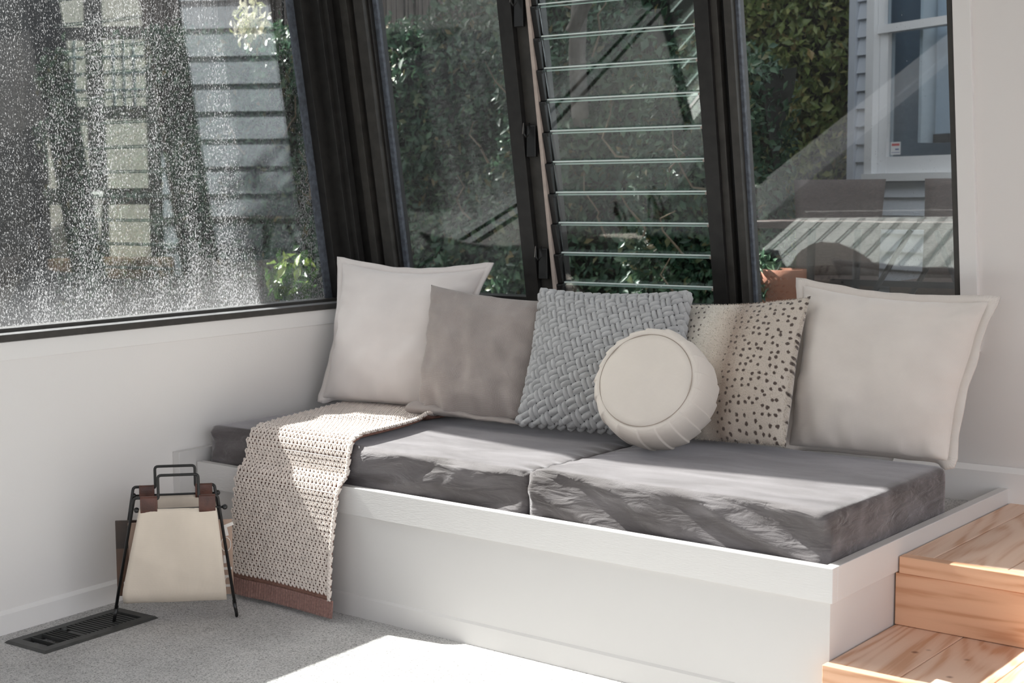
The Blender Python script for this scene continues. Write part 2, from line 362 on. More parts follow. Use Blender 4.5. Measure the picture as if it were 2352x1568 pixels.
M['yarn'] = simple('cream_cotton_yarn', (0.78, 0.695, 0.635), 0.9, var=0.08, vscale=30, bump=0.4, bscale=700, sheen=0.2)
M['yarn_brown'] = simple('dusty_brown_knit', (0.24, 0.125, 0.095), 0.95, var=0.2, vscale=200, bump=0.5, bscale=400)
M['hem'] = simple('mauve_brown_rib', (0.29, 0.165, 0.14), 0.95, var=0.2, vscale=150, bump=0.5, bscale=500, sheen=0.3)
M['leather'] = simple('brown_leather', (0.085, 0.032, 0.022), 0.42, var=0.3, vscale=30, bump=0.15, bscale=250)
M['leather_edge'] = simple('leather_stitching', (0.16, 0.07, 0.05), 0.6)

def fur():
    mt, nt, out = new_mat('spotted_faux_fur')
    p = N(nt, 'ShaderNodeBsdfPrincipled'); p.inputs['Roughness'].default_value = 0.95; p.inputs['Specular IOR Level'].default_value = 0.1; p.inputs['Sheen Weight'].default_value = 0.5
    tc = N(nt, 'ShaderNodeTexCoord')
    wob = N(nt, 'ShaderNodeTexNoise'); wob.inputs['Scale'].default_value = 45; wob.inputs['Detail'].default_value = 3; L(nt, tc.outputs['UV'], wob.inputs[0])
    sub = N(nt, 'ShaderNodeVectorMath', operation='SCALE'); sub.inputs['Scale'].default_value = 0.022; L(nt, wob.outputs['Color'], sub.inputs[0])
    ad = N(nt, 'ShaderNodeVectorMath', operation='ADD'); L(nt, tc.outputs['UV'], ad.inputs[0]); L(nt, sub.outputs[0], ad.inputs[1])
    vo = N(nt, 'ShaderNodeTexVoronoi', voronoi_dimensions='2D'); vo.inputs['Scale'].default_value = 19; vo.inputs['Randomness'].default_value = 0.62; L(nt, ad.outputs[0], vo.inputs[0])
    sx = N(nt, 'ShaderNodeSeparateXYZ'); L(nt, tc.outputs['UV'], sx.inputs[0])
    band = ramp(nt, sx.outputs[0], [(0.0, (0.19,) * 3), (0.26, (0.18,) * 3), (0.33, (0.0,) * 3), (0.48, (0.0,) * 3), (0.54, (0.17,) * 3), (0.70, (0.22,) * 3), (1.0, (0.22,) * 3)])
    gt = N(nt, 'ShaderNodeMath', operation='SUBTRACT'); L(nt, band, gt.inputs[0]); L(nt, vo.outputs['Distance'], gt.inputs[1])
    mr = N(nt, 'ShaderNodeMapRange'); mr.inputs['From Min'].default_value = -0.05; mr.inputs['From Max'].default_value = 0.06; L(nt, gt.outputs[0], mr.inputs[0])
    bb = ramp(nt, sx.outputs[0], [(0.0, (0.68, 0.63, 0.56)), (0.30, (0.76, 0.71, 0.63)), (0.44, (0.70, 0.62, 0.53)), (0.55, (0.42, 0.335, 0.27)), (0.66, (0.62, 0.54, 0.46)), (1.0, (0.70, 0.63, 0.55))])
    mx = N(nt, 'ShaderNodeMixRGB'); L(nt, mr.outputs[0], mx.inputs[0]); L(nt, bb, mx.inputs[1]); mx.inputs[2].default_value = (0.115, 0.085, 0.07, 1)
    n3 = N(nt, 'ShaderNodeTexNoise'); n3.inputs['Scale'].default_value = 160; n3.inputs['Detail'].default_value = 4; L(nt, tc.outputs['UV'], n3.inputs[0])
    m3 = N(nt, 'ShaderNodeMixRGB', blend_type='MULTIPLY'); m3.inputs[0].default_value = 1; L(nt, mx.outputs[0], m3.inputs[1]); L(nt, ramp(nt, n3.outputs[0], [(0.3, (0.82, 0.82, 0.82)), (0.65, (1, 1, 1))]), m3.inputs[2])
    L(nt, m3.outputs[0], p.inputs['Base Color'])
    bp = N(nt, 'ShaderNodeBump'); bp.inputs['Strength'].default_value = 0.5; bp.inputs['Distance'].default_value = 0.004; L(nt, n3.outputs[0], bp.inputs['Height']); L(nt, bp.outputs[0], p.inputs['Normal'])
    L(nt, p.outputs[0], out.inputs[0]); return mt
M['fur'] = fur()

def leaf_mat(name, stops):
    mt, nt, out = new_mat(name)
    at = N(nt, 'ShaderNodeAttribute'); at.attribute_name = 'rnd'
    c = ramp(nt, at.outputs['Fac'], stops)
    p = N(nt, 'ShaderNodeBsdfPrincipled'); p.inputs['Roughness'].default_value = 0.35; p.inputs['Specular IOR Level'].default_value = 0.5; L(nt, c, p.inputs['Base Color'])
    tl = N(nt, 'ShaderNodeBsdfTranslucent'); L(nt, c, tl.inputs[0])
    mx = N(nt, 'ShaderNodeMixShader'); mx.inputs[0].default_value = 0.22; L(nt, p.outputs[0], mx.inputs[1]); L(nt, tl.outputs[0], mx.inputs[2])
    L(nt, mx.outputs[0], out.inputs[0]); return mt
M['leaf_dark'] = leaf_mat('dark_evergreen_leaf', [(0.0, (0.025, 0.062, 0.036)), (0.5, (0.055, 0.13, 0.075)), (0.9, (0.12, 0.21, 0.115)), (1.0, (0.22, 0.17, 0.07))])
M['leaf_ivy'] = leaf_mat('ivy_leaf', [(0.0, (0.09, 0.14, 0.04)), (0.5, (0.19, 0.25, 0.075)), (0.9, (0.34, 0.36, 0.13)), (1.0, (0.34, 0.24, 0.10))])
M['leaf_bright'] = leaf_mat('fresh_green_leaf', [(0.0, (0.03, 0.09, 0.02)), (0.6, (0.08, 0.19, 0.035)), (1.0, (0.26, 0.34, 0.08))])
M['petal'] = leaf_mat('pale_blossom', [(0.0, (0.40, 0.45, 0.16)), (0.5, (0.75, 0.72, 0.55)), (1.0, (0.85, 0.80, 0.70))])
M['core'] = simple('hedge_shade_fill', (0.010, 0.012, 0.008), 0.95, var=0.6, vscale=5, bump=1.0, bscale=12)  # near-black fill standing in for the shade behind leaves and reeds
M['bark'] = simple('grey_bark', (0.16, 0.14, 0.13), 0.9, var=0.5, vscale=8, bump=0.8, bscale=20, stretch=(1, 1, 0.2))
M['twig'] = simple('pale_twig', (0.17, 0.13, 0.09), 0.9, var=0.3)
M['brush'] = simple('weathered_brushwood', (0.20, 0.17, 0.155), 0.9, var=0.4, vscale=12, bump=0.5, bscale=60, stretch=(1, 1, 0.1))
M['house'] = simple('pale_blue_grey_board', (0.56, 0.60, 0.66), 0.55, var=0.04, vscale=4)
M['house_white'] = simple('white_window_joinery', (0.78, 0.79, 0.80), 0.45)
M['house_in'] = simple('blue_grey_room_wall', (0.16, 0.21, 0.26), 0.8)
M['house_blind'] = simple('white_blind', (0.70, 0.73, 0.78), 0.7)
M['house_glass'] = glass('house_glass', (0.85, 0.90, 0.93))
M['wicker'] = simple('brown_wicker', (0.085, 0.062, 0.055), 0.6, var=0.3, vscale=60, bump=0.6, bscale=160, stretch=(1, 1, 3))
M['dark_metal'] = simple('dark_blue_metal', (0.02, 0.024, 0.032), 0.4)
M['terracotta'] = simple('terracotta', (0.30, 0.12, 0.07), 0.85, var=0.15, vscale=10, bump=0.1)
M['cream_blind'] = simple('cream_blind', (0.80, 0.77, 0.68), 0.6)
M['white_pot'] = simple('white_glazed_pot', (0.80, 0.79, 0.77), 0.35)
M['brown_timber'] = simple('oiled_timber', (0.26, 0.17, 0.11), 0.6, var=0.25, vscale=4, stretch=(1, 6, 6))
M['deck'] = simple('grey_deck', (0.20, 0.19, 0.18), 0.8, var=0.2, vscale=3)
M['ground'] = simple('garden_soil', (0.045, 0.04, 0.035), 0.95, var=0.4, vscale=3, bump=0.5, bscale=20)
M['fence'] = simple('dark_backdrop_board', (0.022, 0.026, 0.032), 0.7, var=0.35, vscale=3, stretch=(1, 4, 0.4))
M['roofing'] = simple('shade_roof_sheet', (0.35, 0.35, 0.35), 0.6)
M['sticker'] = simple('white_sticker', (0.80, 0.80, 0.80), 0.5)
M['red_ink'] = simple('red_ink', (0.62, 0.10, 0.10), 0.5)
M['blue_ink'] = simple('blue_ink', (0.08, 0.12, 0.32), 0.5)
M['vent'] = simple('charcoal_vent_steel', (0.048, 0.049, 0.047), 0.5, var=0.2, vscale=20)
M['void'] = simple('duct_shade', (0.004, 0.004, 0.004), 0.9)  # near-black stands in for the shade inside the duct
M['mag_dark'] = simple('dark_brown_cover', (0.035, 0.016, 0.009), 0.35, var=0.5, vscale=7)
M['mag_brown'] = simple('brown_cover_panel', (0.12, 0.06, 0.035), 0.35, var=0.3, vscale=5)
M['mag_tan'] = simple('tan_cover', (0.42, 0.29, 0.22), 0.4, var=0.1, vscale=5)
M['paper'] = simple('magazine_paper', (0.80, 0.76, 0.72), 0.7)
M['ink'] = simple('black_ink', (0.02, 0.02, 0.02), 0.6)

# ------------------------------------------------------------------ room shell
def structure(o): o['kind'] = 'structure'; return o

# floor with a hole for the heating register
VX0, VX1, VY0, VY1 = -3.415, -3.295, 2.475, 2.82
mb = MB()
xs = [-3.66, VX0, VX1, 2.6]; ys = [-5.0, VY0, VY1, 4.40]
for i in range(3):
    for j in range(3):
        if i == 1 and j == 1: continue
        mb.box(xs[i], xs[i + 1], ys[j], ys[j + 1], -0.14, 0.0)
structure(mb.build('floor', M['carpet']))
mb = MB(); mb.box(-3.70, 2.6, -5.0, 4.40, 3.16, 3.26); structure(mb.build('ceiling', M['ceil']))

# left wall: below, in front of and above the windows
WL = -3.52
wl = structure(MB().box(WL - 0.14, WL, 1.80, 4.36, -0.14, 0.842).build('wall_left', M['wall']))
mb = MB(); mb.box(WL - 0.14, WL, -5.0, 1.80, -0.14, 0.20); mb.build('low_wall', M['wall'], wl)
mb = MB(); mb.box(WL - 0.14, WL, -5.0, 0.85, 0.20, 3.16); mb.build('front_pier', M['frame2'], wl)  # unseen pier coloured dark so no pale veil reflects in the panes
mb = MB(); mb.box(WL - 0.14, WL, 0.85, 3.76, 3.06, 3.16); mb.build('lintel', M['wall'], wl)
mb = MB(); mb.box(WL, WL + 0.004, 1.80, 4.15, 0.787, 0.840); mb.build('sill_board', M['trim'], wl, bevel=0.0015)

# back wall, leaning in at the top
wbk = thing('wall_back', (-1.2, 4.24, 0)); structure(wbk)
mb = MB(); sbox(mb, -3.66, 2.6, 4.24, 4.36, -0.14, 0.86); mb.build('lower_wall', M['wall'], wbk)
mb = MB(); sbox(mb, -1.285, 2.6, 4.24, 4.36, 0.86, 3.2); mb.build('side_wall', M['wall'], wbk)
mb = MB(); sbox(mb, -3.66, -1.285, 4.24, 4.36, 2.76, 3.2); mb.build('upper_wall', M['wall'], wbk)
t_ = MB(); sbox(t_, -1.302, -1.252, 4.222, 4.245, 0.79, 2.84); structure(t_.build('trim_1', M['trim'], bevel=0.002))
# bevelled baseboards
def bevel_board(name, x, y0, y1, h, th):
    mb = MB(); mb.prism([(x, y0, 0), (x + th, y0, 0), (x + th, y0, h - 0.010), (x, y0, h)], (0, y1 - y0, 0)); return structure(mb.build(name, M['trim'], recalc=True))
bevel_board('baseboard_left', WL, -5.0, 3.15, 0.068, 0.012)
mb = MB(); yb = 4.232
mb.prism([(-1.52, yb, 0.345), (-1.52, yb - 0.022, 0.345), (-1.52, yb - 0.022, 0.437), (-1.52, yb - 0.004, 0.452)], (4.1, 0, 0))
structure(mb.build('baseboard_back', M['trim'], recalc=True))

# ------------------------------------------------------------------ left windows
def vbox(parent, name, m_, x0, x1, y0, y1, z0, z1, bevel=0.0, sh=True):
    mb = MB()
    (sbox(mb, x0, x1, y0, y1, z0, z1) if sh else mb.box(x0, x1, y0, y1, z0, z1))
    return mb.build(name, m_, parent, bevel=bevel)
w1 = thing('window_1', (-3.58, 2.8, 0.842)); structure(w1)
XI, XM, XG = -3.505, -3.572, -3.610
Y0W, Y1W = 1.86, 4.06
mb = MB(); mb.prism([(XI, Y0W - 0.07, 0.842), (XI, Y0W - 0.07, 0.861), (XM, Y0W - 0.07, 0.861), (XM, Y0W - 0.07, 0.872), (XG - 0.03, Y0W - 0.07, 0.872), (XG - 0.06, Y0W - 0.07, 0.85), (XG - 0.06, Y0W - 0.07, 0.842)], (0, 4.10 - Y0W + 0.07, 0))
mb.build('sill', M['frame2'], w1, recalc=True, bevel=0.0012)
MB().box(XM + 0.003, XI - 0.002, Y0W, 3.99, 0.8605, 0.8616).build('dusty_ledge', M['ledge'], w1)
MB().box(XG + 0.001, XM - 0.002, Y0W, 3.95, 0.8715, 0.8726).build('dusty_ledge', M['ledge'], w1)
vbox(w1, 'pane', M['glass_dirty'], XG - 0.006, XG, Y0W, YS(4.06, 0.862) + 0.13, 0.862, 3.06) if False else None
mb = MB()
P_ = [(XG, Y0W, 0.868), (XG, YS(4.09, 0.868), 0.868), (XG, YS(4.09, 3.05), 3.05), (XG, Y0W, 3.05)]
mb.prism(P_, (-0.006, 0, 0)); pane1 = mb.build('pane', M['glass_dirty'], w1, recalc=True)
vbox(w1, 'glazing_strip', M['gasket'], XG + 0.001, XG + 0.008, 4.070, 4.106, 0.872, 3.05)
vbox(w1, 'outer_jamb', M['frame'], XG - 0.03, XM + 0.004, 4.104, 4.170, 0.872, 3.06, 0.001)
vbox(w1, 'inner_jamb', M['frame'], XM - 0.03, XI, 4.170, 4.20, 0.861, 3.06, 0.001)
vbox(w1, 'jamb_bead', M['frame'], XM - 0.02, XI - 0.022, 4.150, 4.172, 0.861, 3.06, 0.001)
mb = MB(); mb.box(XG - 0.05, XI, Y0W - 0.07, Y0W, 0.20, 3.06); mb.build('mullion', M['frame'], w1)
mb = MB(); mb.box(XG - 0.05, XI, 0.86, 3.68, 3.03, 3.07); mb.build('head', M['frame'], w1)

# louvre bank further along the left wall (its blade edges stripe the sun patch on the floor)
def louvre_blade(parent, c, along, hl, tilt_dir, hh, th=0.003):
    nrm = Vector(along).cross(Vector(tilt_dir)).normalized()
    mb = MB()
    mb.obox(c, along, tilt_dir, nrm, hl, hh - 0.0036, th)
    mb.obox(Vector(c) + Vector(tilt_dir) * (hh - 0.0018), along, tilt_dir, nrm, hl, 0.0018, th, 1)
    mb.obox(Vector(c) - Vector(tilt_dir) * (hh - 0.0018), along, tilt_dir, nrm, hl, 0.0018, th, 1)
    return mb.build('louvre_blade', [M['louvre_glass'], M['glass_edge']], parent)
w2 = thing('window_2', (-3.6, 1.4, 0.20)); structure(w2)
blade0 = None
for k in range(27):
    z = 0.27 + k * 0.1033
    if blade0 is None:
        blade0 = louvre_blade(w2, (XG + 0.01, 1.37, z), (0, 1, 0), 0.40, (0.12, 0, 0.993), 0.058)
    else:
        b = blade0.copy(); COL.objects.link(b); b.parent = w2; b.location = (0, 0, k * 0.1033)
mb = MB(); mb.box(XG - 0.05, XI, 0.86, 0.96, 0.20, 3.06); mb.build('front_jamb', M['frame'], w2)

# ------------------------------------------------------------------ back windows
ZB0, ZB1 = 0.845, 2.78
w3 = thing('window_3', (-3.1, 4.17, ZB0)); structure(w3)       # fixed pane beside the corner
w4 = thing('window_4', (-2.4, 4.17, ZB0)); structure(w4)       # louvres
w5 = thing('window_5', (-1.65, 4.17, ZB0)); structure(w5)      # fixed pane by the white trim
def bb(parent, name, m_, x0, x1, n0, n1, bevel=0.001, z0=ZB0, z1=ZB1):
    return vbox(parent, name, m_, x0, x1, 4.24 + n0, 4.24 + n1, z0, z1, bevel)
# corner post with its stepped strips
post = thing('trim_2', (-3.48, 4.17, ZB0)); structure(post)
bb(post, 'corner_core', M['frame'], -3.62, -3.486, -0.018, 0.09)
bb(post, 'back_fillet', M['frame'], -3.486, -3.380, 0.012, 0.09)
bb(post, 'wide_strip', M['frame2'], -3.489, -3.457, -0.020, 0.014)
bb(post, 'narrow_strip', M['frame2'], -3.433, -3.389, -0.012, 0.014)
mb = MB(); mb.box(0, 0, 0, 0, 0, 0)
pts = [(-3.512, YS(4.232, z), z) for z in (ZB0, ZB1)]
MB().tube(pts, 0.006, 8).build('corner_bead', M['frame2'], post, smooth=True)
bb(w3, 'glazing_strip', M['gasket'], -3.386, -3.362, 0.032, 0.045)
def sl_pane(parent, x0, x1, m_):
    mb = MB(); sbox(mb, x0, x1, 4.285, 4.291, ZB0 + 0.03, ZB1 - 0.03); return mb.build('pane', m_, parent)
sl_pane(w3, -3.384, -2.80, M['glass'])
bb(w3, 'bottom_rail', M['frame'], -3.384, -2.80, -0.01, 0.09, z0=ZB0 - 0.01, z1=ZB0 + 0.05)
bb(w3, 'head', M['frame'], -3.384, -2.80, -0.01, 0.09, z0=ZB1 - 0.04, z1=ZB1)
bb(w3, 'mullion', M['frame'], -2.815, -2.761, -0.012, 0.09)
bb(w4, 'side_strip', M['frame2'], -2.761, -2.706, 0.012, 0.09)
bb(w4, 'link_bar', M['link'], -2.706, -2.693, -0.004, 0.012)
bb(w4, 'carrier_back', M['black'], -2.693, -2.668, 0.025, 0.06)
bb(w4, 'bottom_rail', M['frame'], -2.70, -2.09, -0.01, 0.09, z0=ZB0 - 0.01, z1=ZB0 + 0.045)
bb(w4, 'head', M['frame'], -2.70, -2.09, -0.01, 0.09, z0=ZB1 - 0.04, z1=ZB1)
LT = R(9.5 + 6.5)                                           # blades close a little steeper than the frame
tdir = Vector((0, -math.sin(LT), math.cos(LT)))
ldn = Vector((0, -math.sin(R(9.5)), math.cos(R(9.5))))
zs0 = 0.895
b0 = louvre_blade(w4, (-2.380, YS(4.262, zs0), zs0), (1, 0, 0), 0.288, tdir, 0.0590)
c0 = MB()
for sx_ in (0,):
    c0.obox((-2.683, YS(4.258, zs0), zs0), (1, 0, 0), tdir, (0, math.cos(LT), math.sin(LT)), 0.010, 0.050, 0.013)
    c0.obox((-2.683, YS(4.258, zs0 + 0.046), zs0 + 0.046), (1, 0, 0), tdir, (0, math.cos(LT), math.sin(LT)), 0.013, 0.006, 0.016)
clip0 = c0.build('louvre_clip', M['black'], w4, bevel=0.002)
c1 = MB(); c1.obox((-2.0955, YS(4.258, zs0), zs0), (1, 0, 0), tdir, (0, math.cos(LT), math.sin(LT)), 0.004, 0.050, 0.012)
clip1 = c1.build('louvre_clip', M['black'], w4, bevel=0.001)
c2 = MB(); c2.obox((-2.0965, YS(4.246, zs0 + 0.049), zs0 + 0.049), (1, 0, 0), tdir, (0, math.cos(LT), math.sin(LT)), 0.006, 0.0035, 0.006)
clip2 = c2.build('clip_end', M['link'], w4)
for k in range(1, 18):
    off = ldn * (0.1033 / ldn.z * k * 0.986)
    for src in (b0, clip0, clip1, clip2):
        o = src.copy(); COL.objects.link(o); o.parent = w4; o.location = off
for z in (1.884, 1.461, 1.047):
    mb = MB(); y = YS(4.238, z)
    mb.obox((-2.735, y + 0.008, z - 0.035), (1, 0, 0), (0, 0, 1), (0, 1, 0), 0.018, 0.052, 0.008)
    lv = mb.build('louvre_lever', M['black'], w4, bevel=0.002)
    mb = MB()
    mb.tube([(-2.752, y - 0.012, z + 0.026), (-2.742, y - 0.030, z - 0.012), (-2.735, y - 0.026, z - 0.022)], 0.0035, 6)
    mb.tube([(-2.734, y - 0.010, z + 0.024), (-2.724, y - 0.028, z - 0.010), (-2.735, y - 0.026, z - 0.022)], 0.0028, 6)
    tag(mb.build('lever_grip', M['black_metal'], lv, smooth=True), kind='stuff')
    mb = MB(); mb.tube([(-2.754, y - 0.016, z + 0.025), (-2.746, y - 0.033, z - 0.011)], 0.0014, 5); mb.build('lever_glint', M['steel'], lv)
bb(w5, 'mullion_face', M['frame'], -2.090, -2.042, -0.014, 0.09)
bb(w5, 'mullion_step', M['frame2'], -2.042, -2.020, 0.002, 0.09)
bb(w5, 'mullion_gap', M['black'], -2.020, -1.998, 0.03, 0.09)
bb(w5, 'mullion_bead', M['frame2'], -1.998, -1.972, 0.000, 0.09)
bb(w5, 'glazing_strip', M['gasket'], -1.973, -1.962, 0.030, 0.045)
sl_pane(w5, -1.972, -1.315, M['glass'])
bb(w5, 'side_jamb', M['frame2'], -1.321, -1.302, -0.006, 0.09)
bb(w5, 'bottom_rail', M['frame'], -1.972, -1.302, -0.01, 0.09, z0=ZB0 - 0.01, z1=ZB0 + 0.05)
bb(w5, 'head', M['frame'], -1.972, -1.302, -0.01, 0.09, z0=ZB1 - 0.04, z1=ZB1)

# ------------------------------------------------------------------ built-in daybed
bench = thing('daybed_base', BP(-2.5, 3.1, 0), 'white painted built-in daybed platform under the back windows with raised edge boards', 'daybed')
A0, A1, BF = -3.688, -1.444, 2.990
mb = MB(); bbox(mb, A0, A1, BF, BF + 0.027, 0.310, 0.393); mb.build('front_rail', M['bench_paint'], bench, bevel=0.0015)
mb = MB(); bbox(mb, A1 - 0.027, A1, BF + 0.0275, 4.135, 0.310, 0.393); mb.build('side_rail', M['bench_smooth'], bench, bevel=0.0015)
mb = MB(); bbox(mb, A0, A1 - 0.0125, BF + 0.016, BF + 0.036, 0.0, 0.3098); mb.build('front_panel', M['bench_smooth'], bench)
mb = MB(); bbox(mb, A1 - 0.032, A1 - 0.0127, BF + 0.0362, 4.13, 0.0, 0.3098); mb.build('side_panel', M['bench_smooth'], bench)
mb = MB(); a = [BP(A0, BF + 0.016, 0), BP(A0, BF + 0.011, 0), BP(A0, BF + 0.011, 0.060), BP(A0, BF + 0.016, 0.067)]
mb.prism(a, UB * (A1 - 0.014 - A0)); mb.build('kick_board', M['bench_smooth'], bench, recalc=True)
mb = MB(); bbox(mb, A0, A1 - 0.033, BF + 0.037, 4.12, 0.30, 0.345); mb.build('carpeted_deck', M['carpet'], bench)
mb = MB(); mb.box(WL + 0.0005, -3.490, 3.152, 4.10, 0.0, 0.432); mb.build('side_board', M['bench_smooth'], bench, bevel=0.001)

# ------------------------------------------------------------------ floor-cushion mattresses
def rounded_box(a0, a1, b0, b1, z0, z1, r, na, nb, nz, disp):
    """closed rounded box on the bench axes; disp(a,b,z,face normal) -> offset along the normal"""
    mb = MB(); idx = {}
    ca, cb, cz = (a0 + a1) / 2, (b0 + b1) / 2, (z0 + z1) / 2
    ha, hb, hz = (a1 - a0) / 2, (b1 - b0) / 2, (z1 - z0) / 2
    def vert(i, j, k):
        if (i, j, k) in idx: return idx[(i, j, k)]
        q = Vector(((2 * i / na - 1) * ha, (2 * j / nb - 1) * hb, (2 * k / nz - 1) * hz))
        inn = Vector((max(-ha + r, min(ha - r, q.x)), max(-hb + r, min(hb - r, q.y)), max(-hz + r, min(hz - r, q.z))))
        dlt = q - inn; nrm = dlt.normalized() if dlt.length > 1e-6 else Vector((0, 0, 1))
        p = inn + nrm * r
        p += nrm * disp(p.x + ca, p.y + cb, p.z + cz, nrm)
        idx[(i, j, k)] = len(mb.v); mb.v.append(tuple(BP(p.x + ca, p.y + cb, p.z + cz))); return idx[(i, j, k)]
    def face(l): mb.f.append(tuple(vert(*q) for q in l)); mb.mi.append(0)
    for i in range(na):
        for j in range(nb):
            face([(i, j, nz), (i + 1, j, nz), (i + 1, j + 1, nz), (i, j + 1, nz)])
            face([(i, j, 0), (i, j + 1, 0), (i + 1, j + 1, 0), (i + 1, j, 0)])
        for k in range(nz):
            face([(i, 0, k), (i + 1, 0, k), (i + 1, 0, k + 1), (i, 0, k + 1)])
            face([(i, nb, k), (i, nb, k + 1), (i + 1, nb, k + 1), (i + 1, nb, k)])
    for j in range(nb):
        for k in range(nz):
            face([(0, j, k), (0, j, k + 1), (0, j + 1, k + 1), (0, j + 1, k)])
            face([(na, j, k), (na, j + 1, k), (na, j + 1, k + 1), (na, j, k + 1)])
    return mb
def nz3(x, y, z): return noise.noise(Vector((x, y, z)))
def ridge(x): return math.exp(-(x * 3.2) ** 2)
def mat_disp(seed, mid_side):
    def f_(a, b, z, n_):
        d = 0.0
        if n_.y < -0.3:                                        # front face: slack diagonal folds
            k = (a * 1.0 + z * (-3.4 if mid_side > 0 else 3.0))
            d += 0.013 * ridge(nz3(k * 3.2 + seed, z * 4, seed)) * (-n_.y) + 0.013 * nz3(a * 6 + z * (-13 if mid_side > 0 else 13), z * 7 + seed, a * 0.6)
            d += 0.0045 * nz3(a * 13, z * 24 + a * (14 if mid_side < 0 else -12), seed + 3) - 0.012
        if n_.z > 0.5:
            d += 0.0035 * nz3(a * 2.5, b * 3 + seed, 1.7)
            e = (SEAM - a) if mid_side > 0 else (a - SEAM)
            if 0 <= e < 0.09: d -= 0.012 * (1 - e / 0.09) ** 2; d += 0.006 * math.exp(-e / 0.045) * math.sin(b * 95 + 3 * nz3(b * 8, seed, 0))
        if n_.x > 0.5 or n_.x < -0.5: d += 0.003 * nz3(b * 5, z * 7, seed) + 0.002 * nz3(b * 18, z * 6, seed)
        return d
    return f_
SEAM = -2.363
mats_ = []
mt1 = rounded_box(-3.672, SEAM - 0.002, 3.024, 3.76, 0.3455, 0.508, 0.022, 110, 46, 16, mat_disp(1.3, 1)).build('mattress', M['velvet'], None, smooth=True)
tag(mt1, 'longer charcoal velvet mattress on the left, partly under the knitted throw', 'mattress', 'charcoal mattresses on the daybed')
mt2 = rounded_box(SEAM + 0.002, -1.474, 3.024, 3.735, 0.3455, 0.515, 0.022, 80, 46, 16, mat_disp(5.1, -1)).build('mattress', M['velvet'], None, smooth=True)
tag(mt2, 'shorter charcoal velvet mattress on the right, nearest the timber steps', 'mattress', 'charcoal mattresses on the daybed')

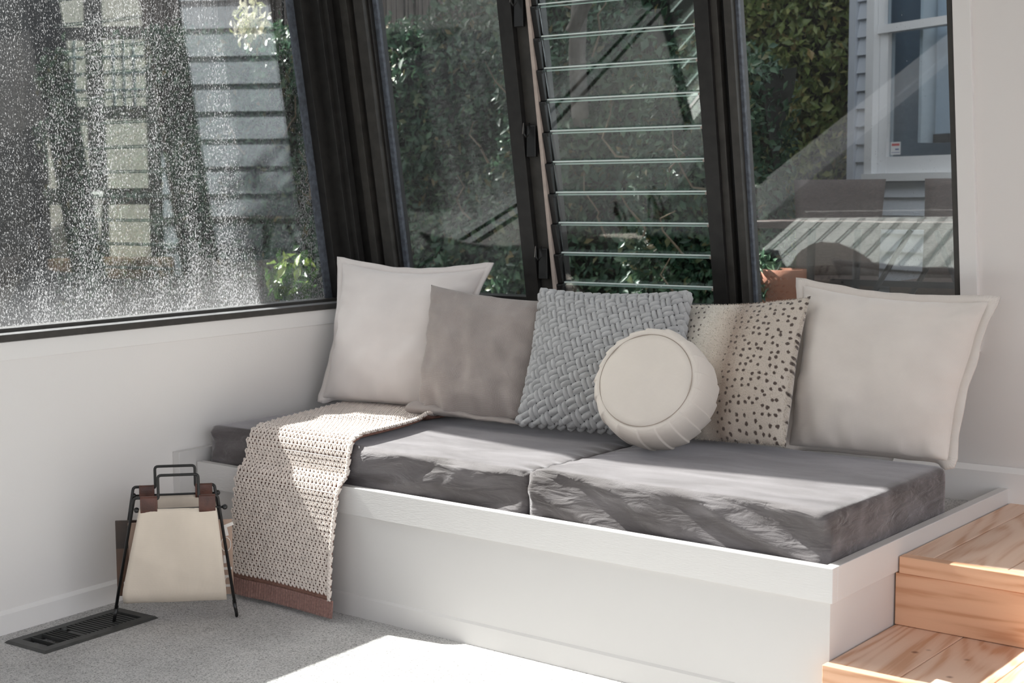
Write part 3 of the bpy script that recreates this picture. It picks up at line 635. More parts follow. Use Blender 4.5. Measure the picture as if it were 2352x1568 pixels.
# ------------------------------------------------------------------ cushions
def lerp(a, b, t): return a + (b - a) * t
class Cushion:
    """soft square cushion spanned by four corners (top-left, top-right, bottom-right, bottom-left)"""
    def __init__(s, c, Tf, Tb, pinch=0.06, seed=0, wr=0.006, pw=0.5, sag=0.25, drape=0.0):
        s.c = [Vector(p) for p in c]; s.Tf, s.Tb, s.pinch, s.seed, s.wr, s.pw, s.sag, s.drape = Tf, Tb, pinch, seed, wr, pw, sag, drape
        e1 = (s.c[1] - s.c[0]) + (s.c[2] - s.c[3]); e2 = (s.c[0] - s.c[3]) + (s.c[1] - s.c[2])
        s.n = e1.cross(e2).normalized()
        if s.n.y > 0: s.n = -s.n
    def base(s, u, v):
        k = s.pinch
        kb = k * (1.15 if v > 0 else 0.15)
        ku = k * (1 + 0.5 * nz3(v * 1.5, s.seed, 3 if u > 0 else 8))
        uu = u * (1 - ku * (1 - v * v) * abs(u) ** 2); vv = v * (1 - kb * (1 - u * u) * abs(v) ** 2)
        a = (uu + 1) / 2; b = (vv + 1) / 2
        top = s.c[0].lerp(s.c[1], a); bot = s.c[3].lerp(s.c[2], a)
        return bot.lerp(top, b)
    def puff(s, u, v):
        g = (max(0, 1 - abs(u) ** 2.4) * max(0, 1 - abs(v) ** 2.4)) ** s.pw
        return g * (1 - s.sag * v * (1 if v > 0 else 0.6))
    def front(s, u, v, extra=0):
        g = s.puff(u, v)
        w = s.wr * (nz3(u * 2.2 + s.seed, v * 2.2, s.seed) + 0.5 * nz3(u * 5 + s.seed, v * 5, s.seed + 2))
        # puckers running in from the seam
        ed = max(abs(u), abs(v)); q = u if abs(v) > abs(u) else v
        w += s.wr * 2.6 * max(0, ed - 0.62) * nz3(q * 7 + s.seed * 3, 0.3, s.seed + (1 if abs(v) > abs(u) else 5)) * 2
        if s.drape:                                            # slack cloth hanging in soft vertical folds
            q = u * 3.1 + 0.8 * nz3(u * 1.2, v * 0.9, s.seed) + v * 0.5
            w += s.drape * (0.5 - v * 0.35) * (abs(math.sin(q * 1.7 + s.seed)) ** 1.6 - 0.5) + s.drape * 0.6 * nz3(u * 3.3 + v * 2.4, v * 3.0 - u * 1.2, s.seed)
        p = s.base(u, v) + s.n * (s.Tf * g + w * min(1, g * 2.5) + extra)
        if v < -0.55: p = p - ZV * (0.012 * ((-0.55 - v) / 0.45) * min(1, g * 3))
        return p
    def back(s, u, v): return s.base(u, v) - s.n * s.Tb * s.puff(u, v)
    def body(s, n=44):
        mb = MB(); tt = [math.sin((2 * i / n - 1) * math.pi / 2) * 0.55 + (2 * i / n - 1) * 0.45 for i in range(n + 1)]
        F = {}; uvs = []
        for j in range(n + 1):
            for i in range(n + 1):
                F[(i, j, 0)] = len(mb.v); mb.v.append(tuple(s.front(tt[i], tt[j]))); uvs.append(((tt[i] + 1) / 2, (tt[j] + 1) / 2))
        for j in range(n + 1):
            for i in range(n + 1):
                if i in (0, n) or j in (0, n): F[(i, j, 1)] = F[(i, j, 0)]
                else: F[(i, j, 1)] = len(mb.v); mb.v.append(tuple(s.back(tt[i], tt[j]))); uvs.append(((tt[i] + 1) / 2, (tt[j] + 1) / 2))
        for j in range(n):
            for i in range(n):
                mb.f.append((F[(i, j, 0)], F[(i + 1, j, 0)], F[(i + 1, j + 1, 0)], F[(i, j + 1, 0)])); mb.mi.append(0)
                mb.f.append((F[(i, j, 1)], F[(i, j + 1, 1)], F[(i + 1, j + 1, 1)], F[(i + 1, j, 1)])); mb.mi.append(0)
        s.uvs = uvs; return mb
    def flange(s, w=0.022, n=40, th=0.0035, amp=0.006):
        mb = MB(); ring = []
        for e in range(4):
            for i in range(n):
                t = 2 * i / n - 1
                ring.append([(t, 1), (1, -t), (-t, -1), (-1, t)][e])
        cen = s.base(0, 0); K = len(ring); per = []; uvs = []
        for q, (u, v) in enumerate(ring):
            p = s.base(u, v); out = Vector((0, 0, 0))
            p2 = s.base(u * (1.0 if abs(u) < 1 else 0.97), v * (1.0 if abs(v) < 1 else 0.97)); out = (p - p2)
            if abs(u) >= 0.999 and abs(v) >= 0.999: out = out.normalized() * 1.35
            else: out = out.normalized()
            if v <= -0.999: out = (out * 0.15 - s.n * 0.9 * min(1, (1 - abs(u)) * 6)+ out * max(0, 1 - (1 - abs(u)) * 6)).normalized()
            wob = s.n * amp * nz3(q * 0.21 + s.seed, 0, s.seed)
            r = w * (1 + 0.25 * nz3(q * 0.17, s.seed, 4))
            per.append((p - out * 0.006, p + out * r + wob))
        for q_, (p, o) in enumerate(per):
            mid = (p + o) / 2
            for P in (p + s.n * th, mid + s.n * th * 0.6, o + s.n * th * 1.1, o - s.n * th * 1.1, mid - s.n * th, p - s.n * th): mb.v.append(tuple(P)); uvs.append((0.3 + q_ * 0.013, 0.4))
        for q in range(K):
            a, b = q * 6, ((q + 1) % K) * 6
            for k in range(6): mb.f.append((a + k, b + k, b + (k + 1) % 6, a + (k + 1) % 6)); mb.mi.append(0)
        s.fuv = uvs; return mb
def add_uv(o, uvs):
    me = o.data; ul = me.uv_layers.new(name='UVMap'); li = np.zeros(len(me.loops), dtype=np.int32); me.loops.foreach_get('vertex_index', li)
    ul.data.foreach_set('uv', np.array(uvs, dtype=np.float32)[li].ravel())
def cushion(name, label, c, m_, flange=0.0, group='cushions along the daybed', n=44, **kw):
    cu = Cushion(c, **kw)
    base = (cu.c[2] + cu.c[3]) / 2
    root = thing(name, tuple(base), label, 'cushion', group)
    b = cu.body(n).build('cover', m_, root, smooth=True); add_uv(b, cu.uvs)
    if flange:
        f = cu.flange(flange).build('flange', m_, root, smooth=True); add_uv(f, cu.fuv)
        mb = MB(); pts = [cu.base(*q) + cu.n * 0.004 for q in [(-1 + 2 * i / 30, 1) for i in range(30)] + [(1, 1 - 2 * i / 30) for i in range(30)] + [(1 - 2 * i / 30, -1) for i in range(30)] + [(-1, -1 + 2 * i / 30) for i in range(31)]]
    return root, cu

#PILLOWS
# positions of the four corners: top-left, top-right, bottom-right, bottom-left
p1, cu1 = cushion('square_cushion', 'off-white velvet cushion with a flat flange, leftmost in the corner on the throw',
    [(-3.475, 3.932, 1.013), (-2.891, 4.021, 1.001), (-2.966, 3.847, 0.535), (-3.436, 3.774, 0.537)], M['cream_velvet'], 0.020, Tf=0.085, Tb=0.075, pinch=0.12, seed=1.7, wr=0.008)
p2, cu2 = cushion('square_cushion', 'taupe woven cushion with a slack folded hem between off-white and grey braided cushions',
    [(-3.018, 3.870, 0.946), (-2.544, 3.868, 0.907), (-2.503, 3.704, 0.546), (-2.934, 3.684, 0.537)], M['taupe'], 0.0, Tf=0.062, Tb=0.06, pinch=0.05, seed=4.2, wr=0.010, pw=0.42, drape=0.016)
p4, cu4 = cushion('square_cushion', 'cream faux fur cushion with brown dots behind the round cushion',
    [(-2.100, 3.940, 0.909), (-1.682, 3.950, 0.948), (-1.660, 3.740, 0.540), (-2.080, 3.750, 0.530)], M['fur'], 0.0, Tf=0.080, Tb=0.08, pinch=0.055, seed=6.6, wr=0.004)
p5, cu5 = cushion('square_cushion', 'big oatmeal velvet cushion with flange, rightmost against the white wall',
    [(-1.747, 4.040, 0.977), (-1.176, 3.995, 0.949), (-1.226, 3.826, 0.527), (-1.703, 3.858, 0.520)], M['cream_velvet2'], 0.022, Tf=0.098, Tb=0.08, pinch=0.085, seed=9.1, wr=0.009)

# grey braided cushion: paired jersey cords in a diagonal basket weave
c3 = [(-2.553, 3.850, 0.938), (-2.042, 3.880, 0.945), (-1.975, 3.690, 0.547), (-2.515, 3.662, 0.546)]
p3, cu3 = cushion('square_cushion', 'grey chunky braided cushion behind the round cushion', c3, M['cord_dark'], 0.0, Tf=0.072, Tb=0.075, pinch=0.07, seed=2.9, wr=0.003, pw=0.45)
mb = MB()
WU, HV = 0.535, 0.44
def front3(x, y, h):
    u, v = x / (WU / 2), y / (HV / 2)
    u = max(-1, min(1, u)); v = max(-1, min(1, v))
    e = 0.02
    p = cu3.front(u, v); pu = cu3.front(min(1, u + e), v) - cu3.front(max(-1, u - e), v); pv = cu3.front(u, min(1, v + e)) - cu3.front(u, max(-1, v - e))
    n_ = pu.cross(pv).normalized()
    if n_.dot(cu3.n) < 0: n_ = -n_
    if n_.length < 0.5: n_ = cu3.n
    return p + n_ * h
CELL = 0.0350; ang = R(24); ca_, sa_ = math.cos(ang), math.sin(ang)
KX, KY = 6, 5
for i in range(-16, 17):
    for j in range(-16, 17):
        cx_, cy_ = (i + 0.5) * CELL, (j + 0.5) * CELL
        for h_ in (-1, 1):
            par = (i + j) % 2 == 0
            grid = []; ok = 0
            for kx in range(KX + 1):
                for ky in range(KY + 1):
                    s_ = (kx / KX * 2 - 1); t_ = (ky / KY * 2 - 1)
                    lx = s_ * CELL * 0.59; ly = h_ * CELL * 0.25 + t_ * CELL * 0.265 * (1 - 0.22 * s_ ** 4)
                    hh = 0.0150 * math.sqrt(max(0, 1 - 0.97 * t_ * t_)) * (1 - 0.80 * abs(s_) ** 3.0) - 0.003
                    P, Q = (cx_ + lx, cy_ + ly) if par else (cx_ + ly, cy_ + lx)
                    X, Y = ca_ * P - sa_ * Q, sa_ * P + ca_ * Q
                    ok += abs(X) < WU / 2 * 1.02 and abs(Y) < HV / 2 * 1.03
                    grid.append((X, Y, hh))
            if ok < 0.50 * len(grid): continue
            b = len(mb.v)
            for X, Y, hh in grid: mb.v.append(tuple(front3(X, Y, hh)))
            for kx in range(KX):
                for ky in range(KY):
                    a = b + kx * (KY + 1) + ky
                    mb.f.append((a, a + KY + 1, a + KY + 2, a + 1)); mb.mi.append(0)
# rolled cord ends around the rim
ring = [(-1 + 2 * i / 16, 1) for i in range(16)] + [(1, 1 - 2 * i / 14) for i in range(14)] + [(1 - 2 * i / 16, -1) for i in range(16)] + [(-1, -1 + 2 * i / 14) for i in range(14)]
for q, (u, v) in enumerate(ring):
    u2, v2 = ring[(q + 1) % len(ring)]
    A_, B_ = cu3.base(u, v), cu3.base(u2, v2); o_ = (A_ - cu3.base(0, 0)).normalized() * 0.003
    mb.tube([A_ + o_ + cu3.n * 0.012, A_.lerp(B_, 0.5) + o_ * 2, B_ + o_ - cu3.n * 0.012], [0.008, 0.0125, 0.008], 7)
wv = mb.build('braided_cover', M['cord'], p3, smooth=True, recalc=True); wv['kind'] = 'stuff'

# soft pile on the dotted cushion: short hairs rooted on the cover
mb = MB(); uvf = []
for q in range(9000):
    u, v = random.uniform(-1, 1), random.uniform(-1, 1)
    if q < 2600:
        if random.random() < 0.5: v = random.choice((1, -1)) * random.uniform(0.965, 1)
        else: u = random.choice((1, -1)) * random.uniform(0.965, 1)
    p = cu4.front(u, v); e = 0.02
    nn = (cu4.front(min(1, u + e), v) - cu4.front(max(-1, u - e), v)).cross(cu4.front(u, min(1, v + e)) - cu4.front(u, max(-1, v - e))).normalized()
    if nn.dot(cu4.n) < 0: nn = -nn
    if max(abs(u), abs(v)) > 0.965: nn = (nn * 0.4 + (p - cu4.base(0, 0)).normalized()).normalized()
    d_ = (nn + Vector((random.uniform(-.6, .6), random.uniform(-.6, .6), random.uniform(-.9, .3)))).normalized()
    sd = d_.cross(Vector((random.uniform(-1, 1), random.uniform(-1, 1), random.uniform(-1, 1)))).normalized() * 0.0009
    b = len(mb.v); ln = random.uniform(0.003, 0.0065)
    mb.v += [tuple(p - sd), tuple(p + sd), tuple(p + d_ * ln)]; mb.f.append((b, b + 1, b + 2)); mb.mi.append(0)
    uvf += [((u + 1) / 2, (v + 1) / 2)] * 3
fz = mb.build('fur_pile', M['fur'], p4); add_uv(fz, uvf); fz['kind'] = 'stuff'

# folded hem of the taupe cushion lying on the throw
mb = MB(); uvh = []
for i in range(41):
    t = i / 40
    x = -2.945 + t * 0.46; y = 3.632 + t * 0.018 + 0.008 * math.sin(t * 5)
    hgt = (0.030 * (1 - t) ** 1.5 + 0.012) * (1 + 0.25 * nz3(t * 6, 1, 2))
    for k in range(11):
        a = math.pi * (k / 10) * 1.15 - 0.15
        mb.v.append((x - 0.010 * math.sin(a) * (1 - t), y + 0.055 - math.cos(a - 0.2) * -0.0 - 0.045 * math.sin(a) + 0.004 * nz3(t * 9, k * 0.4, 1), 0.535 + hgt * (1 - math.cos(a)) / 2 + 0.003 * nz3(t * 14, k * 0.3, 5)))
        uvh.append((t, k / 30))
for i in range(40):
    for k in range(10):
        a = i * 11 + k; mb.f.append((a, a + 11, a + 12, a + 1)); mb.mi.append(0)
hm = mb.build('folded_hem', M['taupe'], p2, smooth=True); add_uv(hm, uvh)
sm = hm.modifiers.new('thick', 'SOLIDIFY'); sm.thickness = 0.003

# round pleated cushion
def round_cushion():
    C = Vector((-1.985, 3.575, 0.696)); view = Vector((-0.49, 0.86, -0.13)).normalized()
    n_ = (-view * 0.86 + Vector((-0.822, -0.57, 0)) * 0.38 + Vector((0, 0, 1)) * 0.34).normalized()
    ux = n_.cross(ZV).normalized() * -1; uy = n_.cross(ux).normalized()
    if uy.z < 0: uy = -uy
    RR, RF, H = 0.171, 0.136, 0.090
    root = thing('round_cushion', (C.x, C.y, 0.515), 'round cream cotton cushion with pleated rim in front of the braided cushion', 'cushion', 'cushions along the daybed')
    NA = 570; prof = []
    for k in range(9): r = RF * k / 8; prof.append((r, H * (1.06 - 0.10 * (r / RF) ** 2), 0))
    prof.append((RF + 0.0015, H * 0.935, 0))
    for k in range(1, 25):
        a = math.pi * k / 24 - math.pi / 2 + 0.0
        s_ = math.cos(a); z_ = -math.sin(a)
        r = RF + (RR - RF) * max(0, s_) ** 0.72; prof.append((r, H * 0.96 * (abs(z_) ** 0.9) * (1 if z_ > 0 else -1), min(1, s_ * 2)))
    for k in range(1, 5): r = RF * (1 - k / 4) + 0.0005; prof.append((r, -H * 0.98, 0))
    mb = MB(); uvs = []; NPL = 19
    for (r, h, w) in prof:
        for q in range(NA):
            th = 2 * math.pi * q / NA
            ph = (th * NPL / (2 * math.pi) + 0.35 * math.sin(th * 2 + 1)) % 1.0
            saw = (ph ** 1.3) if ph < 0.965 else (1 - (ph - 0.965) / 0.035)
            d = w * (0.0044 * (saw - 0.5) + 0.004 * nz3(math.cos(th) * 2, math.sin(th) * 2, 3))
            sag = 1 + 0.015 * nz3(math.cos(th), math.sin(th), 9)
            rr = r * sag + d; hh = h + d * 0.6 * (1 if h > 0 else -1) + (0.003 * nz3(r * 18 * math.cos(th), r * 18 * math.sin(th), 2) if w == 0 else 0)
            X, Y = rr * math.cos(th), rr * math.sin(th) * 0.985
            p = C + ux * X + uy * Y + n_ * hh
            if p.z < 0.517: p.z = 0.517 + (p.z - 0.517) * 0.1
            mb.v.append(tuple(p)); uvs.append((0.5 + X * 2, 0.5 + Y * 2) if w == 0 else (th * 0.3, r * 2 + hh * 2))
    for i in range(len(prof) - 1):
        for q in range(NA):
            a = i * NA + q; b_ = i * NA + (q + 1) % NA
            mb.f.append((a, b_, b_ + NA, a + NA)); mb.mi.append(0)
    o = mb.build('cover', M['calico'], root, smooth=True, recalc=True); add_uv(o, uvs)
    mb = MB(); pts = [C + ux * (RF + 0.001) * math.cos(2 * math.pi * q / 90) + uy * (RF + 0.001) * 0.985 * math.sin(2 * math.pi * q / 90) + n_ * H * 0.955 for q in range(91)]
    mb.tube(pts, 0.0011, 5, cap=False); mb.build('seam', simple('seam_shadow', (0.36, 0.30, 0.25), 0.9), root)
    return root
round_cushion()

# ------------------------------------------------------------------ knitted throw
def throw_path():
    """profile (b, z) from under the cushions over the mattress edge down to the floor"""
    pts = [(3.64, 0.516), (3.30, 0.517), (3.075, 0.518)]
    for k in range(1, 9):
        a = math.pi / 2 * k / 8; pts.append((3.075 - 0.055 * math.sin(a) - 0.0, 0.518 - 0.055 * (1 - math.cos(a))))
    pts += [(3.012, 0.42), (2.982, 0.393), (2.970, 0.37), (2.962, 0.30), (2.952, 0.2), (2.944, 0.10), (2.936, 0.012)]
    out = [0.0]
    for i in range(1, len(pts)): out.append(out[-1] + math.hypot(pts[i][0] - pts[i - 1][0], pts[i][1] - pts[i - 1][1]))
    return pts, out
TP, TL = throw_path(); TLEN = TL[-1]
def throw_pt(s, w, h=0.0):
    """s along the length 0..TLEN, w across 0..1"""
    def core(s, w):
        s = max(0, min(TLEN, s))
        for i in range(len(TL) - 1):
            if s <= TL[i + 1] + 1e-9: break
        f = (s - TL[i]) / max(1e-9, TL[i + 1] - TL[i]); b = lerp(TP[i][0], TP[i + 1][0], f); z = lerp(TP[i][1], TP[i + 1][1], f)
        top = max(0, min(1, (3.10 - b) / 0.5 * -1))                # 0 at the edge -> 1 at the back
        al = lerp(-3.468, -3.60, top ** 0.8); ar = lerp(-3.005, -3.045, top)
        if b >= 3.05: ar = lerp(-3.000, -3.080, min(1, (b - 3.05) / 0.42))
        hang = max(0, min(1, (0.45 - z) / 0.45))
        al += -0.010 * hang + 0.012 * nz3(s * 3, 0, 7); ar += 0.010 * nz3(s * 4, 5, 1)
        a = lerp(al, ar, w)
        b += -hang * (0.022 * max(0, nz3(w * 2.4, z * 1.2, 3)) + 0.016 * w * w) - hang * 0.006
        z2 = z
        if z > 0.49:
            fold = math.exp(-((b - 3.19 - 0.25 * w) / 0.035) ** 2) * (0.5 + 0.5 * math.tanh((w - 0.18) * 9)) * 0.010
            z2 += fold + 0.004 * max(0, nz3(w * 3, b * 4, 2)) + 0.012 * math.exp(-((w - 1) / 0.05) ** 2)
        if hang > 0.0: z2 -= hang * 0.0
        return BP(a, b, z2)
    p = core(s, w)
    if h == 0: return p
    e = 0.004
    t1 = core(min(TLEN, s + e), w) - core(max(0, s - e), w); t2 = core(s, min(1, w + 0.01)) - core(s, max(0, w - 0.01))
    n_ = t1.cross(t2).normalized()
    if n_.y > 0 and n_.z < 0.3 or n_.z < -0.2: n_ = -n_
    return p + n_ * h
throw = thing('knitted_throw', tuple(throw_pt(TLEN, 0.5)), 'cream and brown knitted throw draped over the left mattress down to the carpet', 'throw blanket')
SH = TLEN - 0.052
def strip(s0, s1, ns, nw, fn, th, wa=0.0, wb=1.0):
    mb = MB()
    for side in (0, 1):
        for i in range(ns + 1):
            for j in range(nw + 1):
                s = lerp(s0, s1, i / ns); w = lerp(wa, wb, j / nw); mb.v.append(tuple(throw_pt(s, w, fn(s, w) - side * th)))
    K = (ns + 1) * (nw + 1)
    for side in (0, 1):
        for i in range(ns):
            for j in range(nw):
                a = side * K + i * (nw + 1) + j; q = (a, a + 1, a + nw + 2, a + nw + 1); mb.f.append(q if side == 0 else q[::-1]); mb.mi.append(0)
    rim = [i * (nw + 1) for i in range(ns + 1)] + [ns * (nw + 1) + j for j in range(1, nw + 1)] + [i * (nw + 1) + nw for i in range(ns - 1, -1, -1)] + [j for j in range(nw - 1, 0, -1)]
    for q in range(len(rim)):
        a, b = rim[q], rim[(q + 1) % len(rim)]; mb.f.append((a, b, b + K, a + K)); mb.mi.append(0)
    return mb
strip(0, SH, 120, 30, lambda s, w: 0.006, 0.005, 0.012, 0.982).build('brown_ground', M['yarn_brown'], throw, smooth=True, recalc=True)
strip(SH, TLEN, 10, 160, lambda s, w: 0.0065 + 0.0022 * math.sin(w * 2 * math.pi * 44), 0.006).build('ribbed_hem', M['hem'], throw, smooth=True, recalc=True)
# cream net: rows of splayed V stitches leaving small holes where the brown shows
mb = MB(); NW = 27; DS = 0.0165; rows = int(SH / DS)
for i in range(rows):
    s0 = i * DS; off = 0.5 * (i % 2)
    for j in range(NW):
        wc = (j + 0.5 + off - 0.25) / NW
        if wc > 0.995: continue
        jit = random.uniform(-.08, .08)
        for sg in (-1, 1):
            pts = [(s0 + DS * 0.02, wc + sg * 0.46 / NW), (s0 + DS * 0.42, wc + sg * (0.30 + jit) / NW), (s0 + DS * 0.98, wc + sg * 0.06 / NW)]
            P = [throw_pt(min(SH, s), max(0, min(1, w)), hh) for (s, w), hh in zip(pts, (0.0085, 0.0115, 0.0085))]
            mb.tube(P, [0.0024, 0.0033, 0.0024], 5, cap=False)
        # small cross loop tying neighbouring stitches
        P = [throw_pt(min(SH, s0 + DS * 0.06), max(0, min(1, wc + k / NW)), 0.0100) for k in (-0.5, 0, 0.5)]
        mb.tube(P, 0.0025, 5, cap=False)
kn = mb.build('cream_stitches', M['yarn'], throw, smooth=True); kn['kind'] = 'stuff'
# plaited right-hand edge
mb = MB()
for k in range(int(SH / 0.012)):
    s = k * 0.012
    for sg in (0, 1):
        P = [throw_pt(min(SH, s), 0.975 + 0.03 * sg * 0.8, 0.012), throw_pt(min(SH, s + 0.008), 0.99, 0.0155), throw_pt(min(SH, s + 0.015), 1.0 - 0.024 * sg, 0.012)]
        mb.tube(P, [0.0028, 0.0042, 0.0028], 5, cap=False)
eg = mb.build('plaited_edge', M['yarn'], throw, smooth=True); eg['kind'] = 'stuff'

# ------------------------------------------------------------------ timber steps
steps = thing('timber_steps', BP(-1.0, 3.3, 0), 'bare pine steps climbing beside the right end of the daybed', 'steps')
def plank(a0, a1, b0, b1, z0, z1, m_, name='plank'):
    mb = MB(); bbox(mb, a0, a1, b0, b1, z0, z1); return mb.build(name, m_, steps, bevel=0.0018)
SA = A1 + 0.0015
# lower tread, boards running front to back, with a nosing
z1 = 0.172
edges = [SA - 0.010, SA + 0.165, SA + 0.345, SA + 0.53, SA + 0.72, SA + 0.92, SA + 1.12, SA + 1.32]
plank(SA - 0.012, 0.3, 2.965, 2.9925, z1 - 0.105, z1, M['pine_x'], 'nosing')
for i in range(7): plank(edges[i] + 0.001, edges[i + 1] - 0.001, 2.994, 3.395, z1 - 0.04, z1 - (0.0004 if i % 2 else 0.0), M['pine_y'])
plank(SA, 0.3, 3.0, 3.02, 0.0, z1 - 0.106, M['pine_x'], 'riser')
# upper riser, nosing and tread
plank(SA - 0.010, 2.0, 3.360, 3.382, z1 + 0.001, 0.3055, M['pine_x'], 'riser')
z2 = 0.350
plank(SA + 0.002, 2.0, 3.352, 3.385, 0.3075, z2, M['pine_x'], 'nosing')
e2 = [SA + 0.002, SA + 0.078, SA + 0.262, SA + 0.45, SA + 0.64, SA + 0.83, SA + 1.02, SA + 1.21]
e2 += [SA + 1.40 + 0.19 * k for k in range(13)]
for i in range(len(e2) - 1): plank(e2[i] + 0.0012, e2[i + 1] - 0.0012, 3.3865, 4.145 if i < 5 else 4.0, z2 - 0.04, z2 - (0.0006 if i % 2 else 0.0), M['pine_y'])

# ------------------------------------------------------------------ magazine rack
RA = Vector((-3.339, 2.745, 0)); RD = Vector((0.724, 0.690, 0)).normalized(); RN = Vector((-0.690, 0.724, 0)).normalized()
def RP(s, off, z): return RA + RD * s + RN * off + ZV * z
rack = thing('magazine_rack', tuple(RP(0.18, 0, 0)), 'black wire magazine rack with canvas sling beside the hanging throw', 'magazine rack')
OF = 0.085
def arc(c, pts_, r=0.010, n=4):
    """polyline with rounded inner corners"""
    out = [Vector(pts_[0])]
    for i in range(1, len(pts_) - 1):
        p, a, b = Vector(pts_[i]), Vector(pts_[i - 1]), Vector(pts_[i + 1]); d1 = (a - p).normalized(); d2 = (b - p).normalized()
        for k in range(n + 1):
            t = k / n; out.append(p + d1 * r * (1 - t) ** 2 + d2 * r * t ** 2)
    out.append(Vector(pts_[-1])); return out
for sg in (-1, 1):
    off = OF * sg; fo = 0.006 * sg; zc = 0.388 if sg < 0 else 0.387
    l_, r_ = (0.078, 0.313) if sg < 0 else (0.059, 0.296)
    for side, x0, foot in ((0, l_, 0.0), (1, r_, 0.356)):
        P = arc(None, [RP(foot, fo, 0.004), RP(x0, off, zc), RP(x0 + (0.020 if side == 0 else -0.020), off, zc)], 0.009)
        MB().tube(P, [0.0046] + [0.0044] * (len(P) - 1), 8).build('leg', M['black_metal'], rack, smooth=True)
        c_ = RP(foot, fo, 0.0); d_ = (RP(x0, off, zc) - RP(foot, fo, 0.004)).normalized()
        MB().tube([c_ + ZV * 0.002, c_ + d_ * 0.05], [0.0032, 0.0062], 8).build('foot', M['black_metal'], rack, smooth=True)
    zr = 0.353 if sg < 0 else 0.361
    kl, kr = (0.084, 0.333) if sg < 0 else (0.059, 0.305)
    bar = MB().tube([RP(kl, off - 0.006 * 0, zr), RP(kr, off, zr)], 0.0032, 8).build('cross_bar', M['black_metal'], rack, smooth=True)
    for kx in (kl, kr): MB().ball(RP(kx, off, zr), 0.0082).build('ball_end', M['black_metal'], bar, smooth=True)
    hl, hr = (0.146, 0.260) if sg < 0 else (0.123, 0.240); ht = 0.452 if sg < 0 else 0.447
    P = arc(None, [RP(l_ + 0.018, off, zc - 0.004), RP(hl, off, zc - 0.006), RP(hl, off, ht), RP(hr, off, ht), RP(hr, off, zc - 0.006), RP(r_ - 0.018, off, zc - 0.004)], 0.010)
    MB().tube(P, 0.0042, 8, cap=True).build('handle', M['black_metal'], rack, smooth=True)
    for a0, a1 in ((l_ + 0.017, hl - 0.003), (hr + 0.000, r_ - 0.006)):
        mb = MB(); prof = []
        for k in range(20):
            t = 2 * math.pi * k / 20
            zz = 0.5 * (zc + zr) - 0.004 + (0.5 * (zc - zr) + 0.0085) * math.sin(t); oo = 0.0082 * math.copysign(abs(math.cos(t)) ** 0.6, math.cos(t))
            prof.append(RP(a0, off + oo, zz))
        mb.prism(prof, RD * (a1 - a0)); st = mb.build('leather_strap', M['leather'], rack, recalc=True, bevel=0.0008)
        mb = MB()
        for xx in (a0 + 0.003, a1 - 0.003):
            for k in range(9): mb.obox(RP(xx, off - 0.0086, zr + 0.0 + k * 0.0040), RD, RN, ZV, 0.0004, 0.0005, 0.0013)
        tag(mb.build('stitching', M['leather_edge'], st), kind='stuff')
# canvas sling
mb = MB(); uvs = []; NS, NX = 44, 20
sl = []
for i in range(NS + 1):
    t = i / NS
    if t < 0.42: f = t / 0.42; off = lerp(-OF - 0.0035, -0.042, f ** 1.3); z = lerp(0.357, 0.090, f)
    elif t < 0.58: f = (t - 0.42) / 0.16; off = lerp(-0.042, 0.042, f); z = 0.090 - 0.030 * math.sin(math.pi * f)
    else: f = (t - 0.58) / 0.42; off = lerp(0.042, OF + 0.0035, f ** 0.8); z = lerp(0.090, 0.362, f)
    wide = 1 - abs(2 * t - 1); wide = min(1, wide * 1.25)
    sl.append((off, z, lerp(0.092, 0.032, wide), lerp(0.309, 0.329, wide ** 0.8) if t < 0.5 else lerp(0.297, 0.325, wide)))
for (off, z, x0, x1) in sl:
    for j in range(NX + 1):
        w = j / NX; k = 0.004 * nz3(w * 3, z * 9, 2) + 0.003 * nz3(w * 2 + z * 9, 0, 4)
        crease = 0.0035 * math.exp(-((z - 0.225 + 0.11 * w) / 0.006) ** 2)
        mb.v.append(tuple(RP(lerp(x0, x1, w), off + (k - crease) * (1 if off < 0 else -1), z + 0.006 * math.sin(w * 3.1) * 0 - 0.004 * w))); uvs.append((w * 0.5, z))
for i in range(NS):
    for j in range(NX):
        a = i * (NX + 1) + j; mb.f.append((a, a + 1, a + NX + 2, a + NX + 1)); mb.mi.append(0)
cv = mb.build('canvas_sling', M['canvas'], rack, smooth=True); add_uv(cv, uvs)
sm = cv.modifiers.new('thick', 'SOLIDIFY'); sm.thickness = 0.0022
# magazines standing in the sling
def magazine(label, s0, s1, off, z0, z1, base_m, th=0.007):
    root = thing('magazine', tuple(RP((s0 + s1) / 2, off, z0)), label, 'magazine', 'magazines in the rack')
    mb = MB(); mb.obox(RP((s0 + s1) / 2, off, (z0 + z1) / 2), RD, RN, ZV, (s1 - s0) / 2 - 0.001, th / 2 - 0.0009, (z1 - z0) / 2 - 0.001); mb.build('pages', M['paper'], root)
    for nm, sg in (('front_cover', -1), ('back_cover', 1)):
        mb = MB(); mb.obox(RP((s0 + s1) / 2, off + sg * (th / 2 - 0.0004), (z0 + z1) / 2), RD, RN, ZV, (s1 - s0) / 2, 0.0004, (z1 - z0) / 2); cvr = mb.build(nm, base_m, root)
        if sg < 0: fc = cvr
    return root, fc
mg, fc = magazine('dark brown magazine poking out of the left side of the rack', 0.012, 0.300, 0.012, 0.078, 0.303, M['mag_dark'])
o_ = 0.012 - 0.0042
mb = MB(); mb.obox(RP(0.155, o_, 0.150), RD, RN, ZV, 0.1425, 0.0002, 0.07); mb.build('lower_panel', M['mag_brown'], fc)
mb = MB(); mb.obox(RP(0.048, o_ - 0.0004, 0.100), RD, RN, ZV, 0.017, 0.0002, 0.020); bc = mb.build('barcode', M['sticker'], fc)
bm_ = MB()
